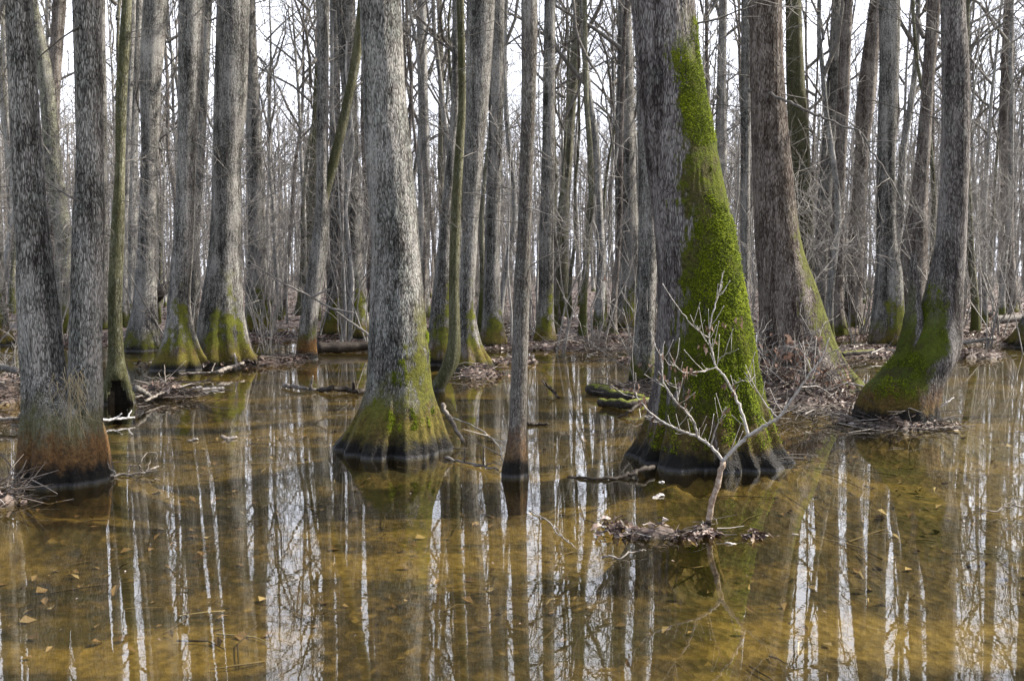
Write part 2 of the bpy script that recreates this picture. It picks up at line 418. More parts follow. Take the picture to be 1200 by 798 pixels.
CROWNS = {}
def grow(mb, p, d, L, r, lev, rnd, ns):
    n = 5 if lev == 0 else (4 if lev == 1 else 3)
    pts = [np.array(p)]; d = np.array(d) / np.linalg.norm(d); ds = [d]
    for i in range(n):
        d = d + np.array([rnd.gauss(0, .20), rnd.gauss(0, .20), rnd.gauss(.05 if lev < 2 else 0, .14)]); d /= np.linalg.norm(d)
        pts.append(pts[-1] + d * L / n); ds.append(d)
    rad = np.linspace(r, max(r * .22, .0035), n + 1)
    mb.tube(pts, rad, ns if lev == 0 else (4 if lev == 1 else 3), cap=False)
    if lev >= 3: return
    kids = (4, 4, 2)[lev]
    for k in range(kids):
        t = rnd.uniform(.25, 1.0); i = min(int(t * n), n - 1)
        q = pts[i] + (pts[i + 1] - pts[i]) * (t * n - i)
        ax = np.array([rnd.gauss(0, 1) for _ in range(3)]); ax -= ax.dot(ds[i]) * ds[i]; ax /= np.linalg.norm(ax)
        a = rnd.uniform(.5, 1.0)
        nd = ds[i] * math.cos(a) + ax * math.sin(a) + np.array([0, 0, .18])
        grow(mb, q, nd, L * rnd.uniform(.35, .62), max(rad[i] * rnd.uniform(.35, .55), .004), lev + 1, rnd, ns)

def crown_mesh(seed, limbs=17, spread=.62, low=0):
    """bare limbs round a leader that runs up the z axis from 0 to 10"""
    rnd = random.Random(seed); mb = MB()
    for i in range(limbs):
        t = (i + rnd.uniform(0, .9)) / limbs
        z = 9.4 * t ** .9
        az = i * 2.4 + rnd.uniform(-.5, .5)
        a = rnd.uniform(.45, 1.05) * (1 - .35 * t)
        d = (math.cos(az) * math.sin(a), math.sin(az) * math.sin(a), math.cos(a))
        grow(mb, (0, 0, z), d, (1.5 + 3.0 * (1 - t) ** .8) * rnd.uniform(.7, 1.25) * spread / .62, .075 * (1 - .75 * t) * rnd.uniform(.6, 1.2), 0, rnd, 5)
    for i in range(low):     # dead twiggy side shoots on the bole below
        z = rnd.uniform(-9.5, 0); az = rnd.uniform(0, 6.28)
        grow(mb, (0, 0, z), (math.cos(az), math.sin(az), rnd.uniform(-.2, .7)), rnd.uniform(.5, 1.7), .011, 1 if rnd.random() < .5 else 2, rnd, 4)
    return mb.mesh('crown')
for s in range(7): CROWNS[s] = crown_mesh(100 + s, limbs=(11, 10, 12, 9, 12, 10, 13)[s], low=(8, 16, 20, 12, 6, 24, 18)[s])

def trunk_mesh(zs, cx, cy, rad, ns, flute=(0, 1, 5), ridge=0.0, seed=0, hollow=None, taperflute=.35):
    th = np.arange(ns) * 2 * math.pi / ns
    zs, cx, cy, rad = map(np.asarray, (zs, cx, cy, rad))
    fa, fh, fk = flute
    rn = random.Random(seed)
    prof = np.zeros_like(th)
    for k in range(fk - 2, fk + 4):
        prof += rn.uniform(.3, 1) * np.cos(k * th + rn.uniform(0, 6.28))
    prof = prof / 2.4
    for k in (fk * 2 + 1, fk * 3, fk * 4 + 1):
        prof = prof + .30 * rn.uniform(.4, 1) * (1 - 2 * np.abs(np.sin(k * th / 2 + rn.uniform(0, 6.28))))
    prof = np.where(prof < 0, prof * 1.5, prof * .8)
    e = fa * np.exp(-np.maximum(zs, -.05) / fh)
    mult = 1 + e[:, None] * prof[None, :]
    lx, ly = np.cos(th), np.sin(th)
    x0 = cx[:, None] + rad[:, None] * lx; y0 = cy[:, None] + rad[:, None] * ly; z0 = np.repeat(zs[:, None], ns, 1)
    s = seed * 7.3
    mult = mult + (fbm(x0 * 3 + s, y0 * 3, z0 * .9, 2) - .5) * .12 + np.exp(-np.maximum(zs, 0) / .5)[:, None] * (fbm(x0 * 9 + s, y0 * 9, z0 * 4, 2) - .5) * fa * 1.3
    if ridge > 0:
        nz = fbm(x0 * 30 + s, y0 * 30, z0 * 6.5, 2); rd = 1 - np.abs(2 * nz - 1) * 1.6
        n2 = fbm(x0 * 11 + s, y0 * 11, z0 * 3.5 + 9, 2) - .5
        mult = mult + (ridge * .6 * (rd - .5) + ridge * .9 * n2) / np.maximum(rad[:, None], .05)
    if hollow is not None:
        ha, hwid, hz0, hz1, dep = hollow
        da = np.angle(np.exp(1j * (th - ha)))
        m = np.clip(1 - (np.abs(da) / hwid)[None, :] ** 3 * np.ones((len(zs), 1)), 0, 1) ** .5
        zt = np.clip((hz1 - zs) / (.25 * (hz1 - hz0)), 0, 1)[:, None]
        mult = mult * (1 - dep * m * zt)
    V = np.stack([cx[:, None] + rad[:, None] * mult * lx, cy[:, None] + rad[:, None] * mult * ly, z0], -1)
    mb = MB(); mb.grid(V, len(zs), ns, cap=True)
    return mb.mesh('trunk')

def traced(rows, yb, mat, label, cat='tree', H=20.0, ns=28, dz=.10, flute=(.10, .35, 6), ridge=0.0, crown=0, crown_mat='limb', seed=0, zc=.55, hollow=None, root=None,
           name='swamp_tree', group=None, zbase=0.0, cscale=None, deep=.45, broken=False, stub=False, Y0=None, detail_z=None):
    """one trunk whose sides follow ROWS = (picture row, left, right), standing at the depth where its foot meets the water"""
    xb = (rows[-1][1] + rows[-1][2]) / 2
    P0 = ground(xb, yb); Yd = P0[1] if Y0 is None else Y0
    zz, xx, rr = [], [], []
    for (y, xl, xr) in rows:
        p = at((xl + xr) / 2, y, Yd); q = at(xr, y, Yd)
        zz.append(p[2]); xx.append(p[0]); rr.append(abs(q[0] - p[0]))
    zz, xx, rr = zz[::-1], xx[::-1], rr[::-1]
    slope = (xx[-1] - xx[-2]) / (zz[-1] - zz[-2] + 1e-6)
    slope = max(-.12, min(.12, slope))
    zz = [zz[0] - deep] + zz; xx = [xx[0]] + xx; rr = [rr[0] * 1.10] + rr
    if not broken:
        top = zz[-1]
        for t in (.25, .5, .75, 1.0):
            z = top + (H - top) * t
            xx.append(xx[-1] + slope * (z - zz[-1])); zz.append(z)
            rr.append(max(rr[len(rows)] * (1 - .93 * t ** 1.1), .012))
    zd = detail_z if detail_z else (zz[len(rows)] + .3)
    lev = list(np.arange(zz[0], min(zd, zz[-1]), dz))
    if not broken: lev += list(np.arange(zd, H, .5)) + [H]
    else: lev += [zz[-1]]
    lev = np.array(sorted(set(lev)))
    cx = pchip(lev, zz, xx); rad = pchip(lev, zz, rr)
    base = np.array([P0[0] if Y0 is None else xx[1], Yd, 0.0])
    wob = (fbm(lev * .25, seed * 3.1, 1.0, 2) - .5) * .25 * np.clip(lev / 4, 0, 1)
    me = trunk_mesh(lev, cx - base[0], wob, rad, ns, flute, ridge, seed, hollow)
    if root is None:
        t = thing(name, tuple(base), label, cat, group)
    else:
        t = root; me.transform(__import__('mathutils').Matrix.Translation(Vector(base) - Vector(t.location)))
    link('trunk', me, M[mat], t)
    if hollow is not None:
        me.materials.append(M['hollow'])
        for p in me.polygons:
            c = p.center; k = int(np.argmin(np.abs(lev - c.z)))
            a = math.atan2(c.y - wob[k], c.x - (cx[k] - base[0])); d = abs(math.atan2(math.sin(a - hollow[0]), math.cos(a - hollow[0])))
            if d < hollow[1] * (1.02 - .55 * max(0, c.z / hollow[3]) ** 2) and c.z < hollow[3] * .97: p.material_index = 1
    if not broken:
        z0 = H * zc
        k = (H - z0) / 10
        c = link('crown', CROWNS[crown % 7], None, t)
        if not CROWNS[crown % 7].materials: CROWNS[crown % 7].materials.append(M[crown_mat])
        ox = float(np.interp(z0, lev, cx)) ; oy = float(np.interp(z0, lev, wob))
        off = Vector(base) - Vector(t.location)
        c.location = (ox - base[0] + off.x, oy + off.y, z0)
        c.rotation_euler = (0, math.atan(slope), 0) if False else (0, slope, R(0, 6.28) if False else 0)
        c.scale = (k, k, k)
    return t

T = traced
def moss_mat():
    n = N('moss_tufts'); P = n.node('TexCoord').outputs['Object']
    v = n.math('ADD', n.math('MULTIPLY', n.node('NewGeometry').outputs['Random Per Island'], .38), n.math('MULTIPLY', n.noise(P, 4.2, 6, .7), .95))
    col = n.ramp(v, [(.30, (.030, .022, .010)), (.42, (.028, .036, .006)), (.60, (.085, .115, .007)), (.80, (.17, .215, .008)), (1, (.28, .31, .02))])
    d = n.node('BsdfPrincipled', {'Base Color': col, 'Roughness': .85, 'Specular IOR Level': .15}); t = n.node('BsdfTranslucent', {'Color': col})
    mx = n.node('MixShader', {0: .2}); n.set(mx.inputs[1], d); n.set(mx.inputs[2], t)
    return n.finish(mx)
M['moss'] = moss_mat()
def moss_tufts(root, n_tuft, seed, side, k0, k1, top, size=(.0035, .009), low=0.14, hmin=0.0, thr=.0):
    ob = [c for c in root.children if c.name.startswith('trunk')][0]; me = ob.data
    nv = len(me.vertices); co = np.zeros(nv * 3, np.float32); nm = np.zeros(nv * 3, np.float32)
    me.vertices.foreach_get('co', co); me.vertices.foreach_get('normal', nm)
    co = co.reshape(-1, 3).astype(float); nm = nm.reshape(-1, 3).astype(float)
    rn = random.Random(seed)
    sd = np.array(side) / np.linalg.norm(side)
    m = nm @ sd - (k0 + k1 * co[:, 2]) + (fbm(co[:, 0] * 3.2 + 5, co[:, 1] * 3.2, co[:, 2] * 2.2, 4) - .5) * 2.2 + (fbm(co[:, 0] * 14, co[:, 1] * 14 + 3, co[:, 2] * 9, 3) - .5) * 1.2
    hole = fbm(co[:, 0] * 4.5 + 31, co[:, 1] * 4.5, co[:, 2] * 4.5, 4)
    m = np.where(hole > .585 - .10 * np.clip(1.6 - co[:, 2], 0, 1), m - .9, m)
    pool = np.nonzero((m > thr) & (co[:, 2] < top) & (co[:, 2] > low + .1 * (hole - .4)))[0]
    mb = MB()
    if not len(pool): return
    g = np.random.default_rng(seed)
    i = pool[g.integers(0, len(pool), n_tuft)]; K = 5
    nn = nm[i]; p = co[i] + g.normal(0, 1, (n_tuft, 3)) * np.array([.007, .007, .016])
    t1 = np.cross(nn, [0, 0, 1.0]); t1 /= np.linalg.norm(t1, axis=1, keepdims=True) + 1e-6; t2 = np.cross(nn, t1)
    sz = (g.uniform(*size, n_tuft) * np.clip(.6 + m[i] * .6, .5, 1.3))[:, None]
    V = np.zeros((n_tuft, K + 1, 3)); V[:, 0] = p + nn * sz * g.uniform(.3, .9, (n_tuft, 1)) + g.normal(0, .3, (n_tuft, 3)) * sz
    a0 = g.uniform(0, 6.28, n_tuft)
    for a in range(K):
        th = (a0 + a * 6.283 / K)[:, None]
        V[:, 1 + a] = p + (t1 * np.cos(th) + t2 * np.sin(th)) * sz * g.uniform(.5, 1.1, (n_tuft, 1)) - nn * .003
    mb.v.append(V.reshape(-1, 3)); mb.n = n_tuft * (K + 1)
    b = (np.arange(n_tuft) * (K + 1))[:, None, None]
    mb.f = list(map(tuple, (b + np.array([[0, 1 + a, 1 + (a + 1) % K] for a in range(K)])[None]).reshape(-1, 3).tolist()))
    link('moss', mb.mesh('moss', True), M['moss'], root)

twin = T([(0, 12, 42), (150, 17, 50), (280, 22, 60), (400, 25, 72), (435, 27, 76), (455, 28, 86), (480, 29, 108), (520, 26, 122), (545, 23, 126), (561, 21, 130)], 561, 'twin',
         'big two stemmed grey tree with rusty red foot and pale root hairs at its fork', H=17, ns=150, dz=.028, flute=(.07, .5, 6), ridge=.007, seed=1)
T([(0, 82, 113), (150, 86, 116), (280, 83, 120), (400, 81, 118), (450, 79, 119), (500, 77, 119), (535, 75, 120)], 561, 'twin', None, H=16, ns=110, dz=.03, flute=(.03, .5, 6), ridge=.006,
  seed=2, crown=3, root=twin, Y0=ground(76, 561)[1] - .02, deep=.3)
T([(0, 30, 44), (75, 43, 59), (113, 47, 64), (188, 52, 71), (235, 58, 78), (280, 64, 84), (340, 64, 84), (370, 63, 85), (392, 60, 88)], 392, 'pale', 'leaning pale trunk with bright green mossy foot seen between the two stems', H=19, crown=2, seed=3, flute=(.08, .3, 5))
T([(0, 145, 156), (56, 141, 154), (113, 137, 150), (188, 136, 147), (282, 130, 145), (380, 127, 143), (415, 127, 145), (440, 124, 149), (472, 118, 158)], 473, 'olive', 'thin crooked mossy tree with a black hollow in its foot beside the twin stems',
  H=12, ns=56, dz=.04, flute=(.12, .2, 5), crown=1, seed=4, hollow=(-math.pi / 2 + .35, .95, 0, .30, .62), ridge=.002)
T([(0, 168, 196), (56, 165, 192), (113, 164, 187), (188, 165, 184), (280, 162, 182), (330, 159, 183), (360, 156, 184), (390, 149, 186), (410, 145, 189)], 410, 'grey', 'pale grey straight trunk with olive foot, right of the crooked thin tree', H=21, crown=4, seed=5, flute=(.06, .3, 6), ridge=.003, ns=48)
T([(0, 209, 239), (113, 209, 233), (188, 208, 229), (280, 204, 227), (355, 197, 223), (385, 193, 227), (410, 186, 234), (432, 177, 243)], 432, 'mossy', 'grey tree with flared mossy rust streaked foot, left of its thicker buttressed neighbour', H=20, crown=5, seed=6, flute=(.14, .35, 7), ridge=.004, ns=64, dz=.05)
T([(0, 236, 248), (113, 232, 243), (188, 229, 240), (280, 223, 234), (330, 220, 234), (392, 214, 234)], 392, 'grey', 'narrow sunlit trunk close behind the right edge of a flared mossy tree', H=20, crown=1, seed=7)
T([(0, 255, 292), (113, 252, 289), (188, 250, 283), (280, 246, 281), (340, 238, 283), (380, 232, 287), (408, 228, 293), (428, 223, 304)], 428, 'mossy', 'thick grey tree with widely spread green buttressed foot on the left litter bank', H=22, crown=0, seed=8, flute=(.17, .4, 7), ridge=.005, ns=72, dz=.05)
T([(0, 283, 300), (113, 288, 304), (188, 290, 308), (280, 291, 312), (340, 288, 315), (370, 287, 319), (390, 284, 324)], 390, 'mossy', 'brownish trunk with mossy foot standing behind the thick buttressed tree on the left', H=19, crown=2, seed=9)
forked = T([(0, 371, 386), (113, 372, 385), (188, 371, 385), (240, 370, 385), (280, 366, 384), (340, 357, 377), (380, 351, 372), (405, 348, 371), (421, 346, 373)], 421, 'rust', 'slender bent grey tree with rust brown foot and a mossy fork leaning right', H=19, crown=6, seed=10, flute=(.04, .3, 5), ns=40)
T([(-70, 424, 433), (0, 419, 429), (30, 416, 427), (75, 410, 421), (113, 402, 413), (160, 391, 403), (195, 383, 395), (225, 375, 387), (245, 370, 384)], 421, 'olive', None, ns=28, seed=11, root=forked, broken=True, Y0=ground(360, 421)[1] - .03, deep=.1, flute=(0, .3, 5))
T([(0, 372, 381), (100, 368, 377), (197, 362, 372), (250, 357, 370), (300, 352, 367), (345, 349, 370), (371, 345, 375)], 371, 'olive', 'mossy green leaning trunk behind the forked bent tree', H=16, crown=3, seed=48)
T([(0, 386, 397), (113, 387, 399), (200, 387, 400), (280, 386, 402), (330, 384, 402), (365, 381, 404), (392, 374, 409)], 393, 'mossy', 'pale mossy trunk with swollen foot, left of a pair behind the dark log', H=20, crown=4, seed=12, flute=(.12, .3, 6))
T([(0, 394, 416), (56, 396, 417), (113, 400, 418), (188, 403, 420), (280, 403, 424), (330, 403, 427), (370, 403, 432), (397, 399, 438)], 397, 'mossy', 'purplish grey trunk with mossy swollen foot, right of a pair behind the dark log', H=20, crown=5, seed=13, flute=(.12, .3, 6))
T([(0, 424, 432), (150, 423, 431), (300, 429, 439), (365, 430, 444)], 368, 'far_brown', 'reddish dark narrow trunk peeping past the left side of the pale big tree', H=20, crown=2, seed=14)
bigpale = T([(0, 420, 469), (56, 422, 472), (113, 424, 475), (188, 428, 482), (280, 435, 490), (340, 435, 495), (405, 433, 501), (450, 430, 506), (475, 423, 513), (495, 414, 519), (511, 405, 525), (526, 397, 531)], 526, 'main',
  'big pale grey tree with straight bole and black flared foot alone in the pond', H=20, ns=170, dz=.026, flute=(.085, .30, 8), ridge=.009, seed=15, crown=0)
moss_tufts(bigpale, 9000, 3, (.93, -.36, 0), .35, .7, 1.0, (.004, .009), low=.2)
T([(0, 488, 500), (113, 490, 502), (188, 491, 504), (280, 490, 503), (350, 489, 504), (374, 485, 508)], 374, 'far_grey', 'straight dark narrow trunk right beside the upper bole of the pale big tree', H=19, crown=1, seed=16)
T([(0, 512, 518), (113, 514, 521), (188, 513, 521), (280, 515, 523), (364, 514, 525)], 364, 'far_olive', 'very thin wavy dark stem between the pale big tree and the mossy clump', H=14, crown=5, seed=17)
T([(0, 530, 539), (113, 529, 538), (188, 523, 534), (280, 513, 529), (340, 507, 532), (385, 502, 536), (425, 497, 543)], 426, 'mossy', 'green mossy flared trunk hidden behind the curved stem of the clump', H=18, crown=6, seed=18, flute=(.10, .4, 6), ns=48)
T([(0, 548, 580), (113, 546, 573), (188, 544, 566), (280, 541, 560), (340, 538, 557), (370, 536, 558), (400, 532, 564), (418, 527, 573), (431, 521, 580)], 431, 'mossy', 'tree leaning right with fluted moss covered foot beside the curved stem', H=20, crown=4, seed=19, flute=(.16, .35, 7), ridge=.004, ns=64, dz=.05)
T([(0, 535, 544), (113, 537, 546), (188, 532, 543), (280, 527, 539), (340, 526, 538), (380, 526, 539), (405, 524, 540), (425, 518, 538), (440, 511, 531), (457, 502, 522)], 457, 'olive', 'slim mossy stem that curves like a hook at its foot before the mossy clump', H=13, crown=1, seed=20, ns=40, dz=.04, flute=(.0, .3, 5))
T([(0, 577, 591), (113, 573, 590), (188, 571, 588), (280, 568, 586), (350, 566, 587), (385, 564, 592), (407, 561, 596)], 407, 'mossy', 'straight trunk with dark olive foot just left of the slim pond stem', H=20, crown=2, seed=21)
T([(0, 611, 630), (113, 611, 628), (188, 609, 625), (280, 606, 622), (330, 602, 621), (405, 600, 619), (500, 596, 617), (530, 592, 618), (557, 587, 619)], 557, 'slim', 'slim grey young tree with dark rusty foot standing alone in the middle of the pond', H=11, ns=72, dz=.03, flute=(.06, .12, 5), ridge=.003, seed=22, crown=5)
T([(0, 638, 651), (113, 636, 650), (188, 635, 650), (280, 632, 649), (340, 631, 649), (380, 628, 650), (404, 623, 654)], 404, 'mossy', 'straight grey trunk with yellow mossy foot just right of the slim pond stem', H=19, crown=6, seed=23)
T([(0, 673, 684), (100, 666, 677), (200, 660, 669), (250, 653, 666), (330, 650, 666), (374, 647, 668)], 374, 'far_olive', 'trunk leaning slightly right with olive foot, behind the yellow footed one', H=20, crown=3, seed=24)
T([(0, 724, 739), (100, 723, 743), (188, 720, 745), (250, 722, 748), (300, 726, 750), (340, 720, 750), (365, 714, 750), (384, 710, 752)], 384, 'mossy', 'grey trunk with vivid green moss collar standing left behind the moss sheeted giant', H=21, crown=0, seed=25, flute=(.10, .4, 6))
T([(0, 745, 757), (113, 746, 764), (188, 748, 768), (280, 748, 771), (340, 746, 768), (400, 742, 767), (447, 736, 768)], 447, 'grey', 'pale mottled trunk pressed against the left side of the moss sheeted giant', H=19, crown=4, seed=26, ns=48)
giant = T([(0, 741, 814), (56, 745, 817), (113, 749, 826), (188, 757, 841), (240, 763, 851), (280, 768, 860), (340, 772, 870), (400, 770, 880), (450, 767, 890), (485, 761, 899), (510, 754, 909), (525, 748, 917), (537, 742, 926)], 537, 'green',
  'giant tree with its right side sheeted in bright green moss and a broad black foot', H=22, ns=230, dz=.028, flute=(.09, .45, 7), ridge=.010, seed=27, crown=2)
moss_tufts(giant, 85000, 1, (.88, -.47, 0), -.55, .40, 3.5, hmin=0)
T([(0, 843, 852), (100, 840, 851), (188, 838, 852), (300, 838, 852), (378, 836, 854)], 378, 'far_grey', 'forked grey trunk showing between the mossy giant and the brown barked tree', H=18, crown=3, seed=28, zc=.42)
T([(0, 870, 882), (100, 869, 881), (188, 869, 880), (250, 868, 879), (320, 868, 878), (395, 865, 880)], 395, 'grey', 'narrow smooth bluish grey trunk just left of the brown barked tree', H=18, crown=1, seed=29)
T([(0, 880, 918), (113, 882, 922), (188, 884, 928), (280, 886, 938), (340, 889, 957), (390, 890, 974), (425, 886, 990), (458, 880, 1010)], 458, 'brown', 'large brown furrowed tree with sloping right flank above a heap of dead leaves', H=21, ns=130, dz=.04, flute=(.10, .5, 7), ridge=.009, seed=30, crown=5)
T([(0, 921, 939), (113, 922, 944), (188, 925, 949), (270, 926, 952), (340, 923, 955), (386, 918, 964)], 386, 'olive', 'mossy trunk partly hidden behind the right flank of the brown tree', H=20, crown=6, seed=31)
T([(0, 975, 986), (113, 969, 984), (188, 962, 978), (280, 956, 973), (340, 953, 971), (388, 947, 975)], 388, 'grey', 'grey trunk, the left one of two close together right of the brown tree', H=19, crown=0, seed=32)
T([(0, 986, 998), (113, 981, 995), (188, 977, 990), (280, 971, 988), (350, 969, 988), (394, 964, 994)], 394, 'far_brown', 'dark purple grey trunk, the right one of two close together right of the brown tree', H=19, crown=2, seed=33)
T([(0, 1020, 1035), (113, 1005, 1026), (188, 1001, 1016), (280, 994, 1013), (350, 990, 1010), (386, 984, 1015)], 386, 'far_brown', 'brown trunk bending right at the top, left of the mossy green skirted trunk', H=18, crown=5, seed=34)
T([(0, 1030, 1054), (113, 1030, 1052), (188, 1029, 1050), (280, 1028, 1050), (320, 1027, 1057), (360, 1023, 1059), (405, 1017, 1059)], 406, 'mossy', 'dark straight trunk with green mossy skirt at its foot, left of the bent tree', H=20, crown=4, seed=35, flute=(.10, .5, 6), ns=44)
T([(0, 1088, 1103), (113, 1080, 1094), (188, 1073, 1089), (240, 1066, 1087), (290, 1057, 1086), (350, 1052, 1085), (402, 1045, 1086)], 402, 'far_brown', 'brownish leaning trunk seen through behind the elbow of the bent tree', H=18, crown=1, seed=36)
bent = T([(0, 1103, 1129), (113, 1104, 1135), (188, 1103, 1134), (280, 1097, 1131), (340, 1085, 1128), (375, 1075, 1127), (400, 1062, 1126), (420, 1048, 1120), (440, 1030, 1109), (457, 1013, 1101), (475, 1005, 1098), (496, 999, 1098)], 496, 'curved',
  'bent tree with knee shaped elbow, dark shaded bole and mossy sprawling foot', H=18, ns=120, dz=.03, flute=(.05, .3, 6), ridge=.007, seed=37, crown=6)
moss_tufts(bent, 12000, 2, (-.92, -.38, 0), .15, .45, 1.4, low=.25)
T([(298, 1067, 1072), (318, 1065, 1075), (345, 1064, 1077), (380, 1058, 1083), (430, 1045, 1080), (455, 1035, 1070)], 496, 'curved', None, ns=48, dz=.03, flute=(.0, .3, 6), ridge=.008, seed=38, root=bent, broken=True, Y0=ground(1048, 496)[1] - .02, deep=.1)
T([(0, 1130, 1135), (100, 1128, 1134), (240, 1131, 1138), (300, 1133, 1141), (360, 1138, 1147), (398, 1136, 1149)], 398, 'far_olive', 'thin leaning sapling on the leafy bank just right of the bent tree', H=11, crown=5, seed=39)
T([(0, 1178, 1189), (150, 1172, 1187), (280, 1174, 1188), (366, 1171, 1193)], 368, 'far_brown', 'reddish brown trunk near the right edge beyond the leafy bank', H=19, crown=3, seed=40)
T([(0, 1222, 1252), (300, 1215, 1249), (360, 1206, 1250), (385, 1194, 1256), (406, 1180, 1266)], 406, 'mossy', 'mossy buttress of a tree cut off by the right edge of the picture', H=20, crown=4, seed=41, flute=(.15, .4, 6), ns=48)
T([(0, -22, -2), (250, -14, 2), (340, -13, 5), (380, -13, 10), (404, -18, 18)], 404, 'mossy', 'pale trunk with olive foot cut off by the left edge of the picture', H=20, crown=2, seed=42)
T([(0, 0, 8), (100, 4, 11), (200, 6, 13), (300, 10, 19), (364, 9, 24)], 364, 'far_grey', 'thin pale leaning trunk with mossy foot between the left edge and the twin stems', H=18, crown=1, seed=43)
T([(0, 62, 77), (100, 57, 71), (250, 55, 69), (384, 52, 73)], 384, 'far_brown', 'dull trunk rising behind the gap of the twin stems', H=20, crown=4, seed=44)
T([(0, 114, 124), (200, 115, 125), (385, 114, 129)], 387, 'grey', 'narrow pale trunk hugging the right side of the twin stems', H=20, crown=6, seed=45)
T([(0, 150, 158), (113, 147, 154), (280, 142, 150), (385, 138, 152)], 386, 'far_grey', 'narrow pale pole close behind the crooked hollow footed tree', H=18, crown=2, seed=46)
T([(0, 158, 168), (250, 149, 161), (380, 145, 164)], 382, 'far_grey', 'grey trunk half hidden by the straight olive footed one', H=20, crown=0, seed=47)

# ---- the wood behind: ten tree models, copied
BG = []
bg_labels = {
 'far_grey': ('pale grey bare trunk standing among many like it deep in the wood', 'pale grey trunks deep in the wood'),
 'far_brown': ('brownish bare trunk standing among many like it deep in the wood', 'brownish trunks deep in the wood'),
 'far_olive': ('olive green tinged bare trunk standing among many like it deep in the wood', 'olive tinged trunks deep in the wood')}
for i in range(10):
    rn = random.Random(500 + i)
    Hh = rn.uniform(11.5, 18); r0 = rn.uniform(.045, .10) * (1.6 if i in (2, 7) else 1)
    lean = rn.uniform(-.085, .085); cur = rn.uniform(-.5, .5)
    zs = np.array([-.4, 0, .25, .6, 1.2, 2, 3, 4, 5, 6, 7, 8, 9.3, 10.5, Hh])
    fl = 1 + .75 * np.exp(-np.maximum(zs, 0) / .38)
    rad = r0 * fl * (1 - .9 * np.clip(zs / Hh, 0, 1) ** 1.15)
    cx = lean * zs + cur * np.sin(zs / Hh * 3.0) + (fbm(zs * .3, i * 5.0, .2, 2) - .5) * .5
    cy = (fbm(zs * .3, i * 9.0 + 3, .2, 2) - .5) * .6
    cx -= cx[1]; cy -= cy[1]
    me = trunk_mesh(zs, cx, cy, rad, 14, (.10, .4, 5), 0, 60 + i)
    BG.append((me, Hh, zs, cx, cy))
pts = []
tries = 0
def too_close(x, y, m):
    return any((x - a) ** 2 + (y - b) ** 2 < m * m for a, b in pts)
for o in COL.objects:
    if o.get('category') == 'tree': pts.append((o.location.x, o.location.y))
n_bg = 0
kinds = ['far_grey', 'far_brown', 'far_grey', 'far_olive', 'far_brown', 'far_grey', 'far_olive', 'far_grey', 'far_brown', 'far_grey']
proto = {}
def bg_tree(x, y, i, scale, rz):
    me, Hh, zs, cx, cy = BG[i]
    k = kinds[i]
    if i not in proto:
        t = thing('swamp_tree', (x, y, 0), bg_labels[k][0], 'tree', bg_labels[k][1])
        link('trunk', me, M[k], t)
        z0 = Hh * (.42 if i % 2 else .5)
        cr = CROWNS[i % 7]
        c = link('crown', cr, M['limb'], t)
        c.location = (float(np.interp(z0, zs, cx)), float(np.interp(z0, zs, cy)), z0)
        c.rotation_euler = (0, float((np.interp(Hh, zs, cx) - np.interp(z0, zs, cx)) / (Hh - z0)), 0)
        s = (Hh - z0) / 10; c.scale = (s, s, s)
        proto[i] = t
    else:
        t = proto[i].copy(); COL.objects.link(t)
        for ch in proto[i].children:
            c = ch.copy(); COL.objects.link(c); c.parent = t
    t.location = (x, y, -.02); t.rotation_euler = (0, 0, rz); t.scale = (scale, scale, scale)
    return t
while n_bg < 240 and tries < 40000:
    tries += 1
    y = math.sqrt(random.uniform(23.0 ** 2, 88.0 ** 2)) if random.random() < .75 else R(23, 48)
    x = R(-1, 1) * (.53 * y + 1.0)
    if too_close(x, y, .55 + .006 * y): continue
    pts.append((x, y)); bg_tree(x, y, random.randrange(10), R(.8, 1.15), R(0, 6.28)); n_bg += 1
# trees standing beside the view: they shade the pond
side_pts = [(9.0, 6.2), (11.0, 13.5), (14.5, 4.0), (17.0, 18.5), (-6.5, 7.0), (-9.0, 12.0), (-11.5, 17.0), (19.0, 11.0)]
for j, (x, y) in enumerate(side_pts):
    t = bg_tree(x, y, j % 10, R(1.0, 1.25), R(0, 6.28))

# young poles between the grown trees
YT = []
for i in range(4):
    rn = random.Random(700 + i); Hh = rn.uniform(8, 13); n = 9
    zs = np.linspace(-.2, Hh, n); r0 = rn.uniform(.026, .045); ln = rn.uniform(-.11, .11)
    ax = np.stack([ln * zs + np.cumsum([rn.gauss(0, .07) for _ in zs]), np.cumsum([rn.gauss(0, .07) for _ in zs]), zs], -1); ax[:, :2] -= ax[0, :2]
    tm = MB(); tm.tube(ax, r0 * (1 - .85 * np.clip(zs / Hh, 0, 1)) * np.where(zs < .1, 1.5, 1), 7)
    cm = MB()
    for k in range(16):
        z = rn.uniform(.25, .97) * Hh; p = np.array([np.interp(z, zs, ax[:, q]) for q in range(3)]); az = rn.uniform(0, 6.28)
        grow(cm, p, (math.cos(az) * .7, math.sin(az) * .7, rn.uniform(.2, 1.1)), rn.uniform(.7, 2.0), .012, 1, rn, 4)
    YT.append((tm.mesh('trunk'), cm.mesh('crown')))
yproto = {}; q = 0
